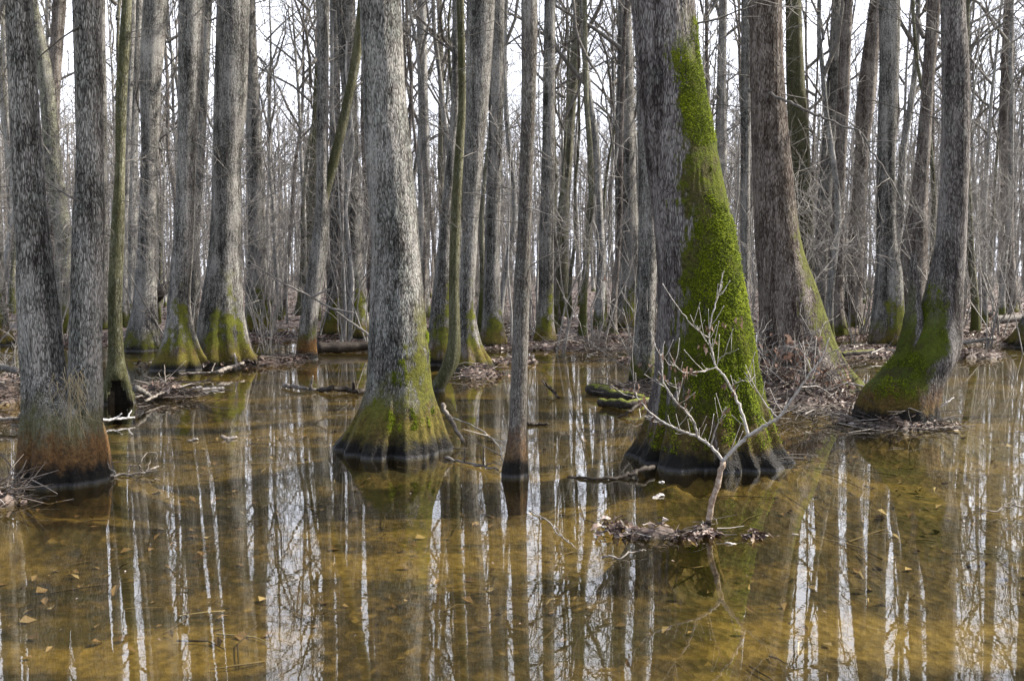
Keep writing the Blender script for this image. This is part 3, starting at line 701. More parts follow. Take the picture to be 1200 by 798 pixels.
while q < 120:
    y = R(19.5, 58); x = R(-1, 1) * (.53 * y + .5)
    px = x / y * F + 600
    if y < 24 and (440 < px < 530 or 740 < px < 900 or 600 < px < 720): continue
    i = q % 4
    if i not in yproto:
        t = thing('young_tree', (x, y, 0), 'slim young grey pole of a tree among the grown trunks of the wood', 'young tree', 'slim young poles in the wood')
        link('trunk', YT[i][0], M['young'], t); link('crown', YT[i][1], M['twig'], t); yproto[i] = t
    else:
        t = yproto[i].copy(); COL.objects.link(t)
        for ch in yproto[i].children:
            c = ch.copy(); COL.objects.link(c); c.parent = t
    t.location = (x, y, -.02); t.rotation_euler = (0, 0, R(0, 6.28)); k = R(.75, 1.25); t.scale = (k, k, k); q += 1

# the wood beyond, read as one mass
mb = MB(); rn = random.Random(77)
for q in range(1350):
    y = math.sqrt(rn.uniform(88 ** 2, 165 ** 2)); x = rn.uniform(-1, 1) * (.55 * y + 4)
    z0 = y * .0035; hh = rn.uniform(15, 22); r0 = rn.uniform(.05, .13); ln = rn.gauss(0, .03); l2 = rn.gauss(0, .03)
    zz = np.array([-.3, .4, 4, 9, 14, hh])
    p = np.stack([x + ln * zz + np.array([0, 0, rn.gauss(0, .12), rn.gauss(0, .2), rn.gauss(0, .2), 0]), y + l2 * zz, z0 + zz], -1)
    mb.tube(p, r0 * np.array([1.5, 1.15, .95, .75, .5, .06]), 6, cap=False)
    for b in range(9):
        z = rn.uniform(5, hh * .95); az = rn.uniform(0, 6.28); L = rn.uniform(1.2, 3.5)
        s = np.array([x + ln * z, y + l2 * z, z0 + z])
        d = np.array([math.cos(az), math.sin(az), rn.uniform(.3, 1.3)]); d /= np.linalg.norm(d)
        e = s + d * L
        mb.tube([s, (s + e) / 2 + np.array([0, 0, -.12]), e], [.05, .035, .012], 3, cap=False)
        for w in range(3):
            f = rn.uniform(.3, 1); a = s + (e - s) * f
            mb.tube([a, a + np.array([rn.gauss(0, .5), rn.gauss(0, .5), rn.uniform(.2, 1.1)])], [.02, .008], 3, cap=False)
    for b in range(11):
        z = rn.uniform(.3, 11); az = rn.uniform(0, 6.28); L = rn.uniform(.6, 2.2)
        s = np.array([x + ln * z + rn.gauss(0, .5) * (z < 4), y + l2 * z, z0 + z]); d = np.array([math.cos(az), math.sin(az), rn.uniform(-.1, 1.2)])
        mb.tube([s, s + d * L * .5 + np.array([0, 0, rn.gauss(0, .12)]), s + d * L], [.016, .012, .006], 3, cap=False)
far = link('far_wood', mb.mesh('far_wood'), M['limb_pale']); tag(far, 'grey mass of far bare trunks closing off the wood', 'woods', kind='stuff')

# ------------------------------------------------------------------ bare shrubs with fine pale twigs
SH = []
for i in range(5):
    rn = random.Random(900 + i); mb = MB()
    for s in range(rn.randint(3, 6)):
        az = rn.uniform(0, 6.28); a = rn.uniform(.05, .38)
        grow(mb, (rn.gauss(0, .06), rn.gauss(0, .06), -.05), (math.cos(az) * math.sin(a), math.sin(az) * math.sin(a), math.cos(a)), rn.uniform(1.8, 4.2), .016, 0, rn, 4)
    SH.append(mb.mesh('bare_shrub'))
for q in range(150):
    y = R(19, 62) if q > 18 else R(17, 26); x = R(-1, 1) * (.53 * y)
    if y < 24 and abs(x / y * F + 600 - 800) < 60: continue
    o = link('bare_shrub', SH[q % 5], M['twig']); o.location = (x, y, 0); o.rotation_euler = (0, 0, R(0, 6.28)); s = R(.7, 1.35); o.scale = (s, s, s)
    tag(o, 'leafless shrub of fine pale twigs among the trunks of the wood', 'shrub', 'bare shrubs in the wood')

# ------------------------------------------------------------------ foreground sapling
def Pp(px, py, Y, dy=0.0): return at(px, py, Y + dy)
sy = ground(828, 622)[1]
sap = thing('bare_sapling', tuple(ground(828, 622)), 'pale forked sapling with few curled dead leaves growing from the small debris islet', 'sapling')
O = np.array(sap.location)
def chain(pts, r0, r1, mat, name, parent, ns=8, sub=4, jit=.004, side=None):
    pts = [np.array(p) for p in pts]
    t = np.arange(len(pts)); tt = np.linspace(0, len(pts) - 1, (len(pts) - 1) * sub + 1)
    A = np.stack([pchip(tt, t, [p[k] for p in pts]) for k in range(3)], -1)
    A[1:-1] += rng.normal(0, jit, A[1:-1].shape)
    mb = MB(); rr = np.linspace(r0, r1, len(A)) * (1 + rng.normal(0, .06 if r0 < .03 else .13, len(A)))
    O_ = np.array(parent.location)
    mb.tube(A - O_, np.abs(rr), ns)
    for k in range(len(A) // 3 if side else 0):
        i = side.randrange(2, len(A)); d = A[i] - A[i - 1]; d /= np.linalg.norm(d)
        dd = d * .6 + np.array([side.gauss(0, .5), side.gauss(0, .5), side.gauss(.25, .3)]); dd /= np.linalg.norm(dd); L = side.uniform(.03, .16)
        p = A[i] - O_; q = p + dd * L * .5 + np.array([side.gauss(0, .006), 0, side.gauss(0, .006)]); e = q + (dd + np.array([0, 0, .35])) * L * .5
        mb.tube([p, q, e, e + (e - q) * .12], [.0022, .0017, .0016, .0026], 4)
    return link(name, mb.mesh(name), M[mat], parent), A
stem_pts = [ground(827, 640, -.12) * 0 + np.array([ground(826, 626)[0], sy, -.2]), Pp(828, 621, sy), Pp(834, 594, sy), Pp(842, 562, sy), Pp(847, 541, sy)]
chain(stem_pts, .019, .0165, 'rotsapling', 'stem', sap, ns=12)
br = [
 ([(847, 541, 0), (862, 524, -.02), (877, 511, -.04), (897, 498, -.08), (912, 490, -.12), (928, 468, -.16), (938, 454, -.18), (951, 435, -.2), (962, 421, -.22), (972, 396, -.24)], .0165, .004),
 ([(877, 511, -.04), (871, 487, .0), (863, 468, .05), (856, 454, .08), (849, 441, .1), (839, 429, .12), (834, 411, .14), (831, 396, .15), (833, 376, .16), (839, 355, .17), (842, 343, .18), (846, 330, .19)], .012, .0028),
 ([(831, 396, .15), (814, 384, .1), (803, 371, .06), (792, 357, .02)], .006, .0022),
 ([(847, 541, 0), (834, 524, .03), (817, 512, .06), (795, 503, .08), (780, 496, .1), (769, 489, .12), (755, 476, .14), (746, 464, .15), (743, 450, .16)], .013, .0032),
 ([(817, 512, .06), (814, 496, .02), (804, 483, -.03), (794, 473, -.06), (784, 459, -.09), (777, 446, -.1), (776, 430, -.12), (775, 421, -.13), (779, 400, -.14)], .009, .0026),
 ([(833, 522, .03), (841, 497, -.05), (847, 485, -.08), (852, 477, -.1)], .006, .002),
 ([(840, 430, .12), (822, 435, .05), (804, 437, 0), (793, 430, -.03), (785, 423, -.06)], .005, .0018),
 ([(794, 473, -.06), (796, 455, -.03), (795, 447, 0)], .004, .0015),
 ([(912, 490, -.12), (895, 470, -.06), (884, 452, -.02), (872, 436, .0)], .005, .0016),
 ([(938, 454, -.18), (955, 452, -.1), (975, 462, -.04)], .005, .0016),
 ([(769, 489, .12), (757, 487, .15), (748, 492, .18)], .004, .0015),
 ([(856, 454, .08), (870, 446, .03), (880, 447, .0)], .004, .0015),
 ([(839, 429, .12), (846, 418, .08), (857, 412, .04)], .0035, .0014),
 ([(951, 435, -.2), (945, 420, -.15), (937, 408, -.1)], .0035, .0014),
]
TIPS = []; rnt = random.Random(41)
for (pp, a, b) in br:
    o, A = chain([Pp(x, y, sy, d) for x, y, d in pp], a * .78, b * .8, 'sapling', 'branch', sap, sub=6, jit=.002, side=rnt); TIPS.append(A)

def leaf_geo(mb, c, size, rn, droop=0.5, curl=.5):
    """a dry curled leaf with lobed outline: 2 x 5 strip folded along its midrib"""
    az = rn.uniform(0, 6.28)
    d = np.array([math.cos(az), math.sin(az), -droop + rn.gauss(0, .35)]); d /= np.linalg.norm(d)
    u = np.cross(d, [rn.gauss(0, .4), rn.gauss(0, .4), 1.0]); u /= np.linalg.norm(u); w = np.cross(u, d)
    prof = [.08, .62, .42, .7, .3, .04]
    V = []
    for i, p in enumerate(prof):
        t = i / 5; bend = -curl * (t ** 2) * size * .5
        m = np.array(c) + d * size * t + w * bend
        k = p * size * .42 * rn.uniform(.8, 1.2)
        V += [m + u * k + w * k * rn.uniform(.2, .9), m, m - u * k + w * k * rn.uniform(.2, .9)]
    fs = []
    for i in range(5):
        a = 3 * i
        fs += [(a, a + 1, a + 4, a + 3), (a + 1, a + 2, a + 5, a + 4)]
    mb.add(V, fs)
mb = MB(); rn = random.Random(3)
spots = [(808, 430, -.02), (812, 436, .0), (805, 442, 0), (800, 448, -.02), (808, 462, -.04), (803, 470, -.05), (806, 455, 0), (790, 433, -.05), (858, 455, .06), (862, 462, .05), (855, 447, .08), (851, 450, .1),
         (749, 470, .14), (757, 478, .14), (765, 486, .12), (770, 492, .12), (752, 465, .15), (760, 472, .14), (846, 490, -.07), (852, 478, -.1), (795, 448, 0), (742, 455, .16), (836, 385, .15), (829, 380, .15), (850, 380, .15),
         (868, 375, .15), (822, 405, .1), (944, 440, -.2), (955, 425, -.2), (962, 418, -.22), (966, 405, -.22), (884, 452, -.02), (785, 424, -.06), (838, 400, .15), (772, 415, -.1), (780, 440, -.1), (745, 450, .16), (738, 460, .16), (802, 436, 0), (792, 470, -.06)]
for (x, y, d) in spots:
    for k in range(rn.choice((1, 2, 3))):
        leaf_geo(mb, Pp(x + rn.gauss(0, 3), y + rn.gauss(0, 3), sy, d) - O, rn.uniform(.02, .045), rn, 1.3, 1.2)
link('dead_leaves', mb.mesh('dead_leaves'), M['dry_leaf'], sap)

# ------------------------------------------------------------------ sticks, logs, driftwood
def stick(pts, r0, r1, mat, label, name='fallen_branch', cat='branch', group=None, ns=8, jit=.006, sub=5, forks=0, seed=0):
    """pts = (px, py, height over the water): each point lies over the water where the pixel shows it"""
    W3 = []
    for p in pts:
        if len(p) == 3: W3.append(ground(p[0], p[1], p[2]))
        else: W3.append(at(p[0], p[1], p[2] * 0 + p[3]))
    base = (W3[0][0], W3[0][1], 0)
    t = thing(name, base, label, cat, group)
    o, A = chain(W3, r0, r1, mat, 'stick' if name == 'fallen_branch' else 'wood', t, ns=ns, sub=sub, jit=jit)
    rn = random.Random(seed + 1)
    for k in range(forks):
        i = rn.randrange(len(A) // 3, len(A) - 1); d = A[i] - A[i - 1]; d /= np.linalg.norm(d)
        L = np.linalg.norm(A[-1] - A[0]) * rn.uniform(.12, .3)
        dd = d + np.array([rn.gauss(0, .6), rn.gauss(0, .6), rn.uniform(0, .9)]); dd /= np.linalg.norm(dd)
        chain([A[i], A[i] + dd * L * .5, A[i] + dd * L + np.array([0, 0, rn.gauss(0, .02)])], r1 * 1.1, r1 * .5, mat, 'side_twig', t, ns=5, sub=3, jit=jit * .6)
    return t
def lay(x0, y0, x1, y1, z0=.02, z1=.02, n=3):
    return [(x0 + (x1 - x0) * i / n, y0 + (y1 - y0) * i / n, z0 + (z1 - z0) * i / n) for i in range(n + 1)]
D = 'driftwood'
stick([(294, 309, 0, 17.5), (330, 331, 0, 17.4), (360, 346, 0, 17.3), (385, 359, 0, 17.2), (408, 376, 0, 17.1), (424, 386, 0, 17.0), (437, 398, 0, 16.9)], .012, .024, 'limb_pale', 'long pale dead branch slanting down behind the pale big tree', forks=2, seed=1)
stick(lay(372, 408, 436, 405, .10, .12), .10, .09, 'dark_wood', 'dark rotting log lying on the bank left of the pale big tree', name='fallen_log', cat='log', ns=14)
stick([(183, 349, 0, 20.5), (190, 341, 0, 20.7), (205, 330, 0, 21.0)], .12, .10, 'dark_wood', 'dark red brown log propped up between two trunks on the left', name='fallen_log', cat='log', ns=12)
stick([(690, 456, .05), (705, 458, .06), (722, 463, .05), (745, 466, .05), (770, 468, .03)], .075, .045, 'mossy_log', 'black log with a moss capped blunt end pointing into the pond, upper of two', name='fallen_log', cat='log', ns=16)
stick([(702, 472, .04), (716, 472, .05), (735, 474, .06), (760, 470, .07)], .05, .045, 'mossy_log', 'smaller moss topped log just below the blunt moss capped one', name='fallen_log', cat='log', ns=14)
stick([(722, 489, .0), (733, 486, .03), (741, 480, .08), (752, 470, .12)], .010, .018, 'dark_wood', 'dark crooked stick poking from the mossy logs into the water')
stick([(332, 452, .03), (345, 453, .05), (362, 456, .03), (378, 457, .02)], .03, .02, D, 'grey floating stick, left half of a broken line in the pond', forks=2)
stick([(376, 457, .02), (390, 455, .07), (405, 456, .05), (420, 459, .03), (432, 457, .03)], .035, .03, 'dark_wood', 'dark knobbly wood floating left of the foot of the pale big tree', forks=3, ns=10)
stick([(519, 474, 0, 9.0), (526, 489, 0, 8.9), (535, 504, 0, 8.85), (543, 519, 0, 8.8)], .022, .018, D, 'short dark stick leaning against the flared foot of the pale big tree')
stick([(529, 489, .16), (548, 497, .18), (568, 507, .16), (582, 520, .12), (588, 534, .06), (591, 548, .01)], .006, .005, 'twig', 'thin arching pale twig left of the slim pond stem', forks=4, jit=.004)
stick([(522, 536, .01), (540, 540, .02), (562, 546, .015), (584, 551, .02)], .012, .007, D, 'low pale stick afloat between the pale big tree and the slim stem', forks=4)
stick([(635, 446, .12), (645, 456, .07), (655, 466, .01)], .010, .016, 'dark_wood', 'broken dark stick poking slanted out of the open water', forks=3)
stick(lay(618, 497, 642, 497, .015, .015), .022, .012, 'dark_wood', 'short black stick end by the right side of the slim pond stem')
stick([(665, 559, .0), (700, 561, .012), (722, 560, .01), (740, 556, .025), (752, 550, .05), (766, 547, .045)], .010, .019, 'dark_wood', 'long low dark stick ending in a raised blunt tip left of the sapling', forks=0)
stick([(706, 653, .0), (722, 652, .012), (745, 646, .02), (757, 645, .02)], .006, .004, D, 'thin pale stick in the water below the debris islet')
stick([(620, 598, .0), (640, 610, .01), (658, 628, .03), (672, 640, .0)], .004, .003, 'twig', 'hair thin twig floating left of the debris islet', forks=3)
stick([(1097, 480, .02), (1106, 474, .08), (1118, 466, .14)], .007, .004, 'pale_wood', 'pale upright twig right of the foot of the bent tree', forks=3)
stick([(1150, 602, .02), (1168, 598, .03), (1186, 593, .04), (1206, 592, .04)], .005, .005, D, 'pale forked twig reaching in from the right edge over the water', forks=2)
stick(lay(1078, 503, 1136, 500, .03, .01), .010, .006, D, 'pale thin stick trailing from the heap at the bent tree', forks=3)
stick(lay(1126, 402, 1166, 396, .12, .16), .045, .03, 'limb', 'brown stick lying on the leafy right bank', name='fallen_log', cat='log')
stick(lay(1124, 365, 1162, 368, .18, .2), .07, .06, 'limb_pale', 'pale log lying far up the right bank', name='fallen_log', cat='log')
stick(lay(1165, 375, 1205, 372, .15, .2), .12, .11, 'limb', 'thick brown log lying beyond the right bank', name='fallen_log', cat='log')
stick(lay(-8, 428, 27, 436, .16, .10), .055, .05, 'limb', 'thick brown log end in the brush heap at the left edge', name='fallen_log', cat='log', ns=12)
stick(lay(-10, 452, 30, 452, .1, .1), .03, .028, D, 'grey log lying level in the left brush heap', name='fallen_log', cat='log')
stick(lay(-10, 490, 34, 492, .10, .08), .022, .018, D, 'pale straight stick lowest in the left brush heap', forks=2)
stick(lay(116, 492, 158, 489, .06, .05), .015, .010, 'pale_wood', 'pale forked stick pointing right from behind the twin stemmed tree', forks=2)
stick([(118, 560, .02), (140, 556, .015), (165, 554, .02), (186, 546, .05)], .010, .007, D, 'bleached stick in the water right of the rusty twin foot', forks=3)
stick([(150, 556, .01), (152, 546, .06), (160, 545, .07), (168, 552, .01)], .006, .004, D, 'small looped root standing out of the water by the twin tree')
stick([(166, 552, .01), (165, 541, .1), (174, 531, .15), (184, 531, .14), (182, 548, .04)], .0045, .003, D, 'taller looped root standing out of the water by the twin tree')
stick([(122, 533, .18), (127, 545, .10), (135, 556, .02)], .008, .006, 'twig', 'thin root curving down from the twin foot into the water')
stick(lay(170, 470, 205, 452, .06, .09), .016, .012, D, 'pale stick lying aslant on the small leaf islet', forks=3)
stick(lay(200, 458, 226, 456, .02, .03), .018, .014, D, 'low brown stick leading to the white driftwood slab', forks=1)
stick([(158, 455, .20), (168, 459, .15), (178, 466, .06)], .05, .02, 'limb', 'short root arching from the hollow footed tree to the islet', name='exposed_root', cat='root')
stick(lay(255, 436, 285, 425, .08, .14), .03, .02, D, 'grey stick resting on the bank before the buttressed tree', forks=2)
stick(lay(210, 438, 262, 436, .06, .07), .018, .012, D, 'thin stick along the front edge of the left litter bank', forks=3)
stick([(1020, 415, .1), (1036, 408, .16), (1050, 411, .13), (1066, 406, .2)], .014, .01, 'twig', 'pale curved branch lying left of the bent tree in the gap', forks=4)
stick([(985, 416, .12), (1003, 413, .15), (1024, 412, .12)], .05, .035, 'mossy_log', 'dark mossy root hump behind the brown tree on the right', name='fallen_log', cat='log')
# long twig arching out of the brown tree, near the upper right
stick([(877, 106, 0, 12.9), (900, 108, 0, 12.7), (920, 119, 0, 12.5), (945, 130, 0, 12.3), (965, 138, 0, 12.1), (985, 147, 0, 11.9), (1008, 155, 0, 11.7), (1022, 178, 0, 11.5), (1040, 205, 0, 11.3), (1052, 228, 0, 11.1), (1062, 250, 0, 11.0)],
      .021, .006, 'limb', 'long thin branch arching down to the right off the brown tree', name='hanging_branch', forks=8, seed=4, jit=.01)
stick([(672, 0, 0, 21), (676, 40, 0, 21), (690, 70, 0, 21), (706, 100, 0, 21), (714, 145, 0, 21), (722, 200, 0, 21)], .03, .014, 'limb', 'dark crooked branch hanging between trunks left of the mossy giant', name='hanging_branch', forks=6, seed=9)

# chunks of driftwood: lumpy flat slabs
def slab(px, py, lpx, wpx, hm, rot, mat, label, name='driftwood', cat='driftwood', seed=0):
    c = ground(px, py); L = pxsize(lpx, c[1]); Wd = wpx
    mb = MB(); rows, ns = 11, 12; rn = random.Random(seed)
    V = []
    for i in range(rows):
        t = i / (rows - 1) * 2 - 1
        k = max(1 - abs(t) ** 6, .02) ** .5 * rn.uniform(.62, 1.15)
        for s in range(ns):
            a = s * 2 * math.pi / ns
            V.append((t * L / 2, math.cos(a) * Wd / 2 * k * rn.uniform(.85, 1.1), hm * .1 + .25 * hm * math.sin(t * 3 + seed) + math.sin(a) * hm / 2 * k * rn.uniform(.5, 1.5)))
    mb.grid(np.array(V).reshape(rows, ns, 3), rows, ns, cap=True)
    o = link(name, mb.mesh(name), M[mat]); o.location = (c[0], c[1], 0); o.rotation_euler = (0, rn.uniform(-.1, .1), rot)
    return tag(o, label, cat)
slab(771, 582, 26, .055, .02, .9, 'chip', 'small bleached wood slab afloat above the debris islet', seed=1)
slab(886, 628, 34, .04, .022, .2, 'limb', 'grey bark chip afloat right of the sapling', seed=2)
slab(856, 637, 15, .03, .012, 0, 'chip', 'tiny pale chip afloat just right of the sapling foot', seed=3)
slab(243, 457, 40, .12, .07, .12, 'chip', 'white rounded driftwood slab at the tip of the leaf islet', seed=4)
slab(268, 514, 20, .07, .05, .1, D, 'small pale leaf and wood clump floating in the left pond', seed=5)
slab(226, 516, 14, .05, .03, 0, D, 'tiny wood fleck floating left of the pale floating clump', seed=6)
slab(775, 565, 8, .03, .012, 0, 'pale_wood', 'pale speck of wood floating above the bleached slab', seed=7)
slab(932, 626, 9, .03, .006, .2, D, 'tan leaf fleck floating farthest right of the sapling', seed=8)

# ------------------------------------------------------------------ litter
mb = MB(); rn = random.Random(21)
def flat_leaf(c, size):
    az = rn.uniform(0, 6.28); ca, sa = math.cos(az), math.sin(az); tz = rn.gauss(0, .35); ty = rn.gauss(0, .3)
    d = np.array([ca, sa, tz]); u = np.array([-sa, ca, ty])
    w = size * rn.uniform(.25, .45)
    V = [c - d * size * .5, c + u * w * .9 - d * size * .1 + np.array([0, 0, size * .15]), c + d * size * .5, c - u * w - d * size * .05 + np.array([0, 0, size * .12]), c + d * size * .05]
    mb.add(V, [(0, 4, 1), (1, 4, 2), (2, 4, 3), (3, 4, 0)])
cand_y = np.sqrt(rng.uniform(5 ** 2, 24 ** 2, 60000)); cand_x = rng.uniform(-1, 1, 60000) * (.55 * cand_y + .3)
hh = bed_h(cand_x, cand_y); ok = hh > -.012
for x, y, h in zip(cand_x[ok], cand_y[ok], hh[ok]):
    flat_leaf(np.array([x, y, max(h, .0) + rn.uniform(.006, .03)]), rn.uniform(.03, .075) * (1 + y / 40))
cand_y = np.sqrt(rng.uniform(23 ** 2, 70 ** 2, 26000)); cand_x = rng.uniform(-1, 1, 26000) * (.55 * cand_y)
hh = bed_h(cand_x, cand_y); ok = hh > -.02
for x, y, h in zip(cand_x[ok], cand_y[ok], hh[ok]):
    flat_leaf(np.array([x, y, max(h, .0) + rn.uniform(.01, .05)]), rn.uniform(.09, .17))
# denser on the small islets
for (mx, my, rx, ry, top) in MOUNDS:
    for q in range(int(240 * rx * ry / .25) if my < 16 else 260):
        a = rn.gauss(0, .55), rn.gauss(0, .55)
        x, y = mx + a[0] * rx, my + a[1] * ry
        h = bed_at(x, y)
        if h < -.02: continue
        flat_leaf(np.array([x, y, max(h, 0) + rn.uniform(.004, .03)]), rn.uniform(.025, .07))
for q in range(1300):   # sunk on the pond floor
    y = math.sqrt(rn.uniform(3.2 ** 2, 11 ** 2)); x = rn.uniform(-.56, .56) * y
    if float(vnoise(x * .8 + 9, y * 1.2, 4.4)) + rn.gauss(0, .12) < .45: continue
    flat_leaf(np.array([x, y, bed_at(x, y) + rn.uniform(.004, .02)]), rn.uniform(.03, .085))
for q in range(240):   # flecks afloat
    y = rn.uniform(4, 13); x = rn.uniform(-.5, .5) * y
    flat_leaf(np.array([x, y, .004]), rn.uniform(.005, .02))
for (px, py, wpx, ry, n, hm) in ((757, 627, 46, .09, 130, .022), (722, 622, 14, .06, 50, .07), (800, 630, 34, .05, 50, .012), (826, 627, 18, .06, 40, .03), (884, 629, 14, .03, 22, .03), (240, 430, 80, .4, 260, .12), (190, 464, 42, .2, 200, .12), (950, 468, 60, .5, 420, .22), (1000, 480, 40, .3, 150, .12), (1165, 395, 50, 1.0, 300, .2),
                             (665, 407, 90, .6, 300, .1), (560, 441, 30, .35, 110, .08), (745, 462, 22, .2, 110, .16), (890, 462, 30, .4, 120, .15), (1035, 412, 40, .8, 160, .15)):
    c = ground(px, py); wx = pxsize(wpx, c[1])
    for q in range(n):
        leaf_geo(mb, (c[0] + rn.gauss(0, .5) * wx, c[1] + rn.gauss(0, .5) * ry, max(0.012, rn.random() ** 2 * hm)), rn.uniform(.03, .07) * (1 + c[1] / 25), rn, rn.uniform(-.3, .5), rn.uniform(.2, 1.2))
lit = link('leaf_litter', mb.mesh('leaf_litter', False), M['litter']); tag(lit, 'dead leaves strewn over the mud banks and islets', 'leaf litter', kind='stuff')

mb = MB(); rn = random.Random(31)
def litter_twig(x, y, z, L, r, up=.12):
    az = rn.uniform(0, 6.28); d = np.array([math.cos(az), math.sin(az) * .8, rn.gauss(0, up)])
    p = np.array([x, y, z]); q = p + d * L
    m = (p + q) / 2 + np.array([rn.gauss(0, .08), rn.gauss(0, .08), rn.gauss(.02, .04)]) * L
    q[2] = max(q[2], .005)
    mb.tube([p, m, q], [r, r * .8, r * .4], 4, cap=False)
for (mx, my, rx, ry, top) in MOUNDS:
    for q in range(int(30 + 40 * min(rx, 3))):
        a = rn.gauss(0, .6), rn.gauss(0, .6); x, y = mx + a[0] * rx, my + a[1] * ry
        h = bed_at(x, y)
        if h < -.05: continue
        big = 1 if my > 8 else .45
        litter_twig(x, y, max(h, 0) + rn.uniform(.005, .06), rn.uniform(.12, .5) * big, rn.uniform(.003, .008) * (1 if my > 8 else .7))
for q in range(140):    # sunken twigs
    y = math.sqrt(rn.uniform(3.4 ** 2, 11 ** 2)); x = rn.uniform(-.56, .56) * y
    z = bed_at(x, y) + .012; az = rn.uniform(0, 6.28); L = rn.uniform(.1, .6)
    p = np.array([x, y, z]); e = p + np.array([math.cos(az), math.sin(az), 0]) * L; e[2] = bed_at(e[0], e[1]) + .012
    mb.tube([p, (p + e) / 2 + np.array([rn.gauss(0, .03), rn.gauss(0, .03), .01]), e], [.006, .005, .003], 4, cap=False)
def heap(px, py, wpx, ry, n, hmax, Lr=(.2, .7), rr=(.003, .009), up=.25):
    c = ground(px, py); wx = pxsize(wpx, c[1])
    for q in range(n):
        litter_twig(c[0] + rn.gauss(0, .5) * wx, c[1] + rn.gauss(0, .5) * ry, rn.uniform(.005, hmax), rn.uniform(*Lr), rn.uniform(*rr), up)
heap(1045, 502, 62, .13, 120, .05, (.12, .5), (.002, .007)); heap(960, 490, 70, .4, 130, .12, (.15, .5), (.002, .007)); heap(930, 470, 60, .6, 200, .3, up=.5); heap(5, 470, 30, 1.2, 260, .3); heap(8, 585, 22, .25, 90, .12, (.1, .4), (.002, .006), .5)
heap(190, 465, 40, .25, 160, .09); heap(700, 415, 60, .6, 160, .2, up=.5); heap(745, 465, 25, .2, 60, .15, (.1, .4)); heap(765, 630, 42, .09, 50, .035, (.04, .16), (.0015, .004))
tw = link('twig_litter', mb.mesh('twig_litter'), M['twig_mix']); tag(tw, 'tangles of small dead twigs on islets and banks', 'twigs', kind='stuff')

# leafy brush at the foot of the brown tree
def brush(px, py, label, h, n, leaves, seed, Y=None, spread=.6, size=(.05, .09)):
    c = ground(px, py); rn = random.Random(seed)
    t = thing('dead_brush', tuple(c), label, 'brush')
    lb = MB()
    for s in range(n):
        mb = MB()
        az = rn.uniform(0, 6.28); a = rn.uniform(.2, 1.1) * spread * 1.6
        L = h * rn.uniform(.5, 1.1)
        d = np.array([math.cos(az) * math.sin(a), math.sin(az) * math.sin(a) * .6, math.cos(a)])
        s0 = np.array([rn.gauss(0, .25) * spread, rn.gauss(0, .15), .02])
        grow(mb, s0, d, L, .007, 1, rn, 4)
        link('stem', mb.mesh('stem'), M['twig'], t)
        for k in range(leaves):
            leaf_geo(lb, s0 + d * L * rn.uniform(.2, 1) + np.array([rn.gauss(0, .12), rn.gauss(0, .08), rn.gauss(0, .08)]), rn.uniform(*size), rn, .6)
    if leaves: link('dead_leaves', lb.mesh('dead_leaves'), M['dry_leaf'], t)
brush(930, 466, 'tangle of twigs holding brown dead leaves before the brown tree', .85, 10, 16, 1, spread=.7, size=(.07, .13))
brush(985, 468, 'low twiggy brush with reddish dead leaves on the right root of the brown tree', .45, 7, 14, 2, spread=.7, size=(.07, .12))
brush(890, 470, 'sparse twiggy brush between the mossy giant and the brown tree', .9, 8, 9, 3, spread=.5)
brush(748, 448, 'spray of fine pale twigs at the left of the mossy giant', 1.5, 9, 1, 4, spread=.55)
brush(700, 412, 'low pale twig tangle on the middle bank left of the mossy giant', .7, 8, 2, 5, spread=.8)
brush(6, 440, 'grey brush heap at the left edge behind the twin stemmed tree', .7, 10, 0, 6, spread=1.0)
brush(318, 412, 'thin pale brush on the bank between the buttressed tree and the bent rusty one', 1.3, 7, 0, 7, spread=.5)

# pale root hairs hanging on the twin tree
mb = MB(); rn = random.Random(8); tb = np.array(twin.location); Yt = tb[1]
for q in range(46):
    x, y = rn.gauss(82, 9), rn.gauss(448, 12)
    p = at(x, y, Yt - .345 + rn.gauss(0, .02)); L = rn.uniform(.08, .36)
    q1 = p + np.array([rn.gauss(0, .035), rn.gauss(-.02, .01), -L * .4]); q2 = q1 + np.array([rn.gauss(.01, .05), rn.gauss(-.01, .015), -L * .6])
    mb.tube([p - tb, q1 - tb, q2 - tb], [.0028, .0022, .0012], 3, cap=False)
link('root_hairs', mb.mesh('root_hairs'), M['straw'], twin)

# ------------------------------------------------------------------ light
EL, AZ = math.radians(41), math.radians(76)      # AZ from +Y towards +X
w = bpy.data.worlds.new('World'); sc.world = w; w.use_nodes = True
nt = w.node_tree; bg = nt.nodes['Background']
sky = nt.nodes.new('ShaderNodeTexSky'); sky.sky_type = 'NISHITA'; sky.sun_disc = False
sky.sun_elevation = EL; sky.sun_rotation = AZ; sky.air_density = 1.0; sky.dust_density = 4.0; sky.ozone_density = 1.0
def wn(t, **k):
    n = nt.nodes.new('ShaderNode' + t)
    for a, b in k.items(): setattr(n, a, b)
    return n
tc = wn('TexCoord'); sx = wn('SeparateXYZ'); nt.links.new(tc.outputs['Generated'], sx.inputs[0])
cn = wn('TexNoise'); cn.inputs['Scale'].default_value = 3.2; cn.inputs['Detail'].default_value = 5; nt.links.new(tc.outputs['Generated'], cn.inputs['Vector'])
mr = wn('MapRange', interpolation_type='SMOOTHSTEP'); nt.links.new(sx.outputs[2], mr.inputs[0])
for i, v in ((1, .2), (2, .85), (3, 1.0), (4, .38)): mr.inputs[i].default_value = v
mc = wn('MapRange'); nt.links.new(cn.outputs[0], mc.inputs[0])
for i, v in ((1, .3), (2, .7), (3, .6), (4, 1.0)): mc.inputs[i].default_value = v
mm_ = wn('Math', operation='MULTIPLY'); nt.links.new(mr.outputs[0], mm_.inputs[0]); nt.links.new(mc.outputs[0], mm_.inputs[1])
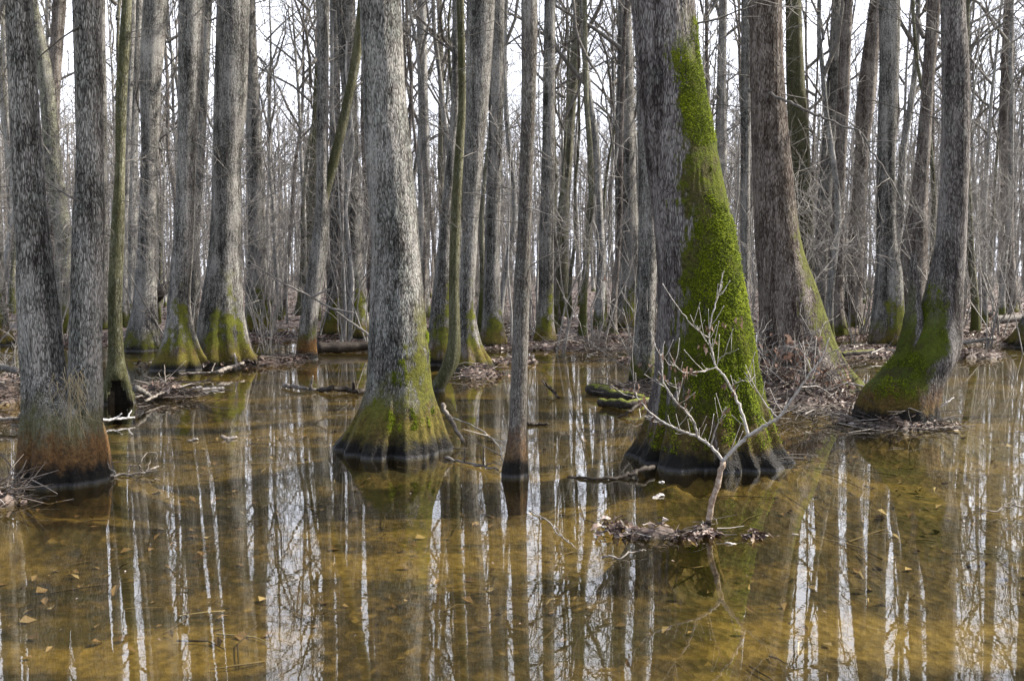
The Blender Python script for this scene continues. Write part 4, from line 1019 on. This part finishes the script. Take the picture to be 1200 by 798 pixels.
mx_ = wn('Mix', data_type='RGBA'); nt.links.new(mm_.outputs[0], mx_.inputs[0]); nt.links.new(sky.outputs[0], mx_.inputs[6]); mx_.inputs[7].default_value = (3.9, 4.0, 4.3, 1)
# added bright sky lobe behind the wood, to backlight trunk edges and whiten reflections
lb = wn('MapRange', interpolation_type='SMOOTHSTEP'); nt.links.new(sx.outputs[1], lb.inputs[0]); lb.inputs[1].default_value = .35; lb.inputs[2].default_value = .85
le = wn('MapRange', interpolation_type='SMOOTHSTEP'); nt.links.new(sx.outputs[2], le.inputs[0])
for i, v in ((1, .45), (2, .8), (3, 1.0), (4, 0.0)): le.inputs[i].default_value = v
lm_ = wn('Math', operation='MULTIPLY'); nt.links.new(lb.outputs[0], lm_.inputs[0]); nt.links.new(le.outputs[0], lm_.inputs[1])
lc = wn('Math', operation='MULTIPLY'); nt.links.new(lm_.outputs[0], lc.inputs[0]); nt.links.new(mc.outputs[0], lc.inputs[1])
my_ = wn('Mix', data_type='RGBA'); nt.links.new(lc.outputs[0], my_.inputs[0]); nt.links.new(mx_.outputs[2], my_.inputs[6]); my_.inputs[7].default_value = (7.6, 7.95, 9.0, 1)
nt.links.new(my_.outputs[2], bg.inputs[0]); bg.inputs[1].default_value = .15
sun = bpy.data.lights.new('sun', 'SUN'); sun.energy = 5.0; sun.angle = math.radians(.6); sun.color = (1, .93, .82)
so = bpy.data.objects.new('sun', sun); COL.objects.link(so)
dv = Vector((math.sin(AZ) * math.cos(EL), math.cos(AZ) * math.cos(EL), math.sin(EL)))
so.rotation_euler = dv.to_track_quat('Z', 'Y').to_euler(); so.location = dv * 60

sc.view_settings.view_transform = 'Standard'; sc.view_settings.look = 'None'; sc.view_settings.gamma = 1
sc.view_settings.use_curve_mapping = False
sc.view_settings.exposure = 1.2
sc.cycles.max_bounces = 8; sc.cycles.transparent_max_bounces = 12; sc.cycles.diffuse_bounces = 3; sc.cycles.glossy_bounces = 3
sc.cycles.caustics_reflective = False; sc.cycles.caustics_refractive = False
sc.cycles.sample_clamp_indirect = 6
sc.cycles.use_denoising = True
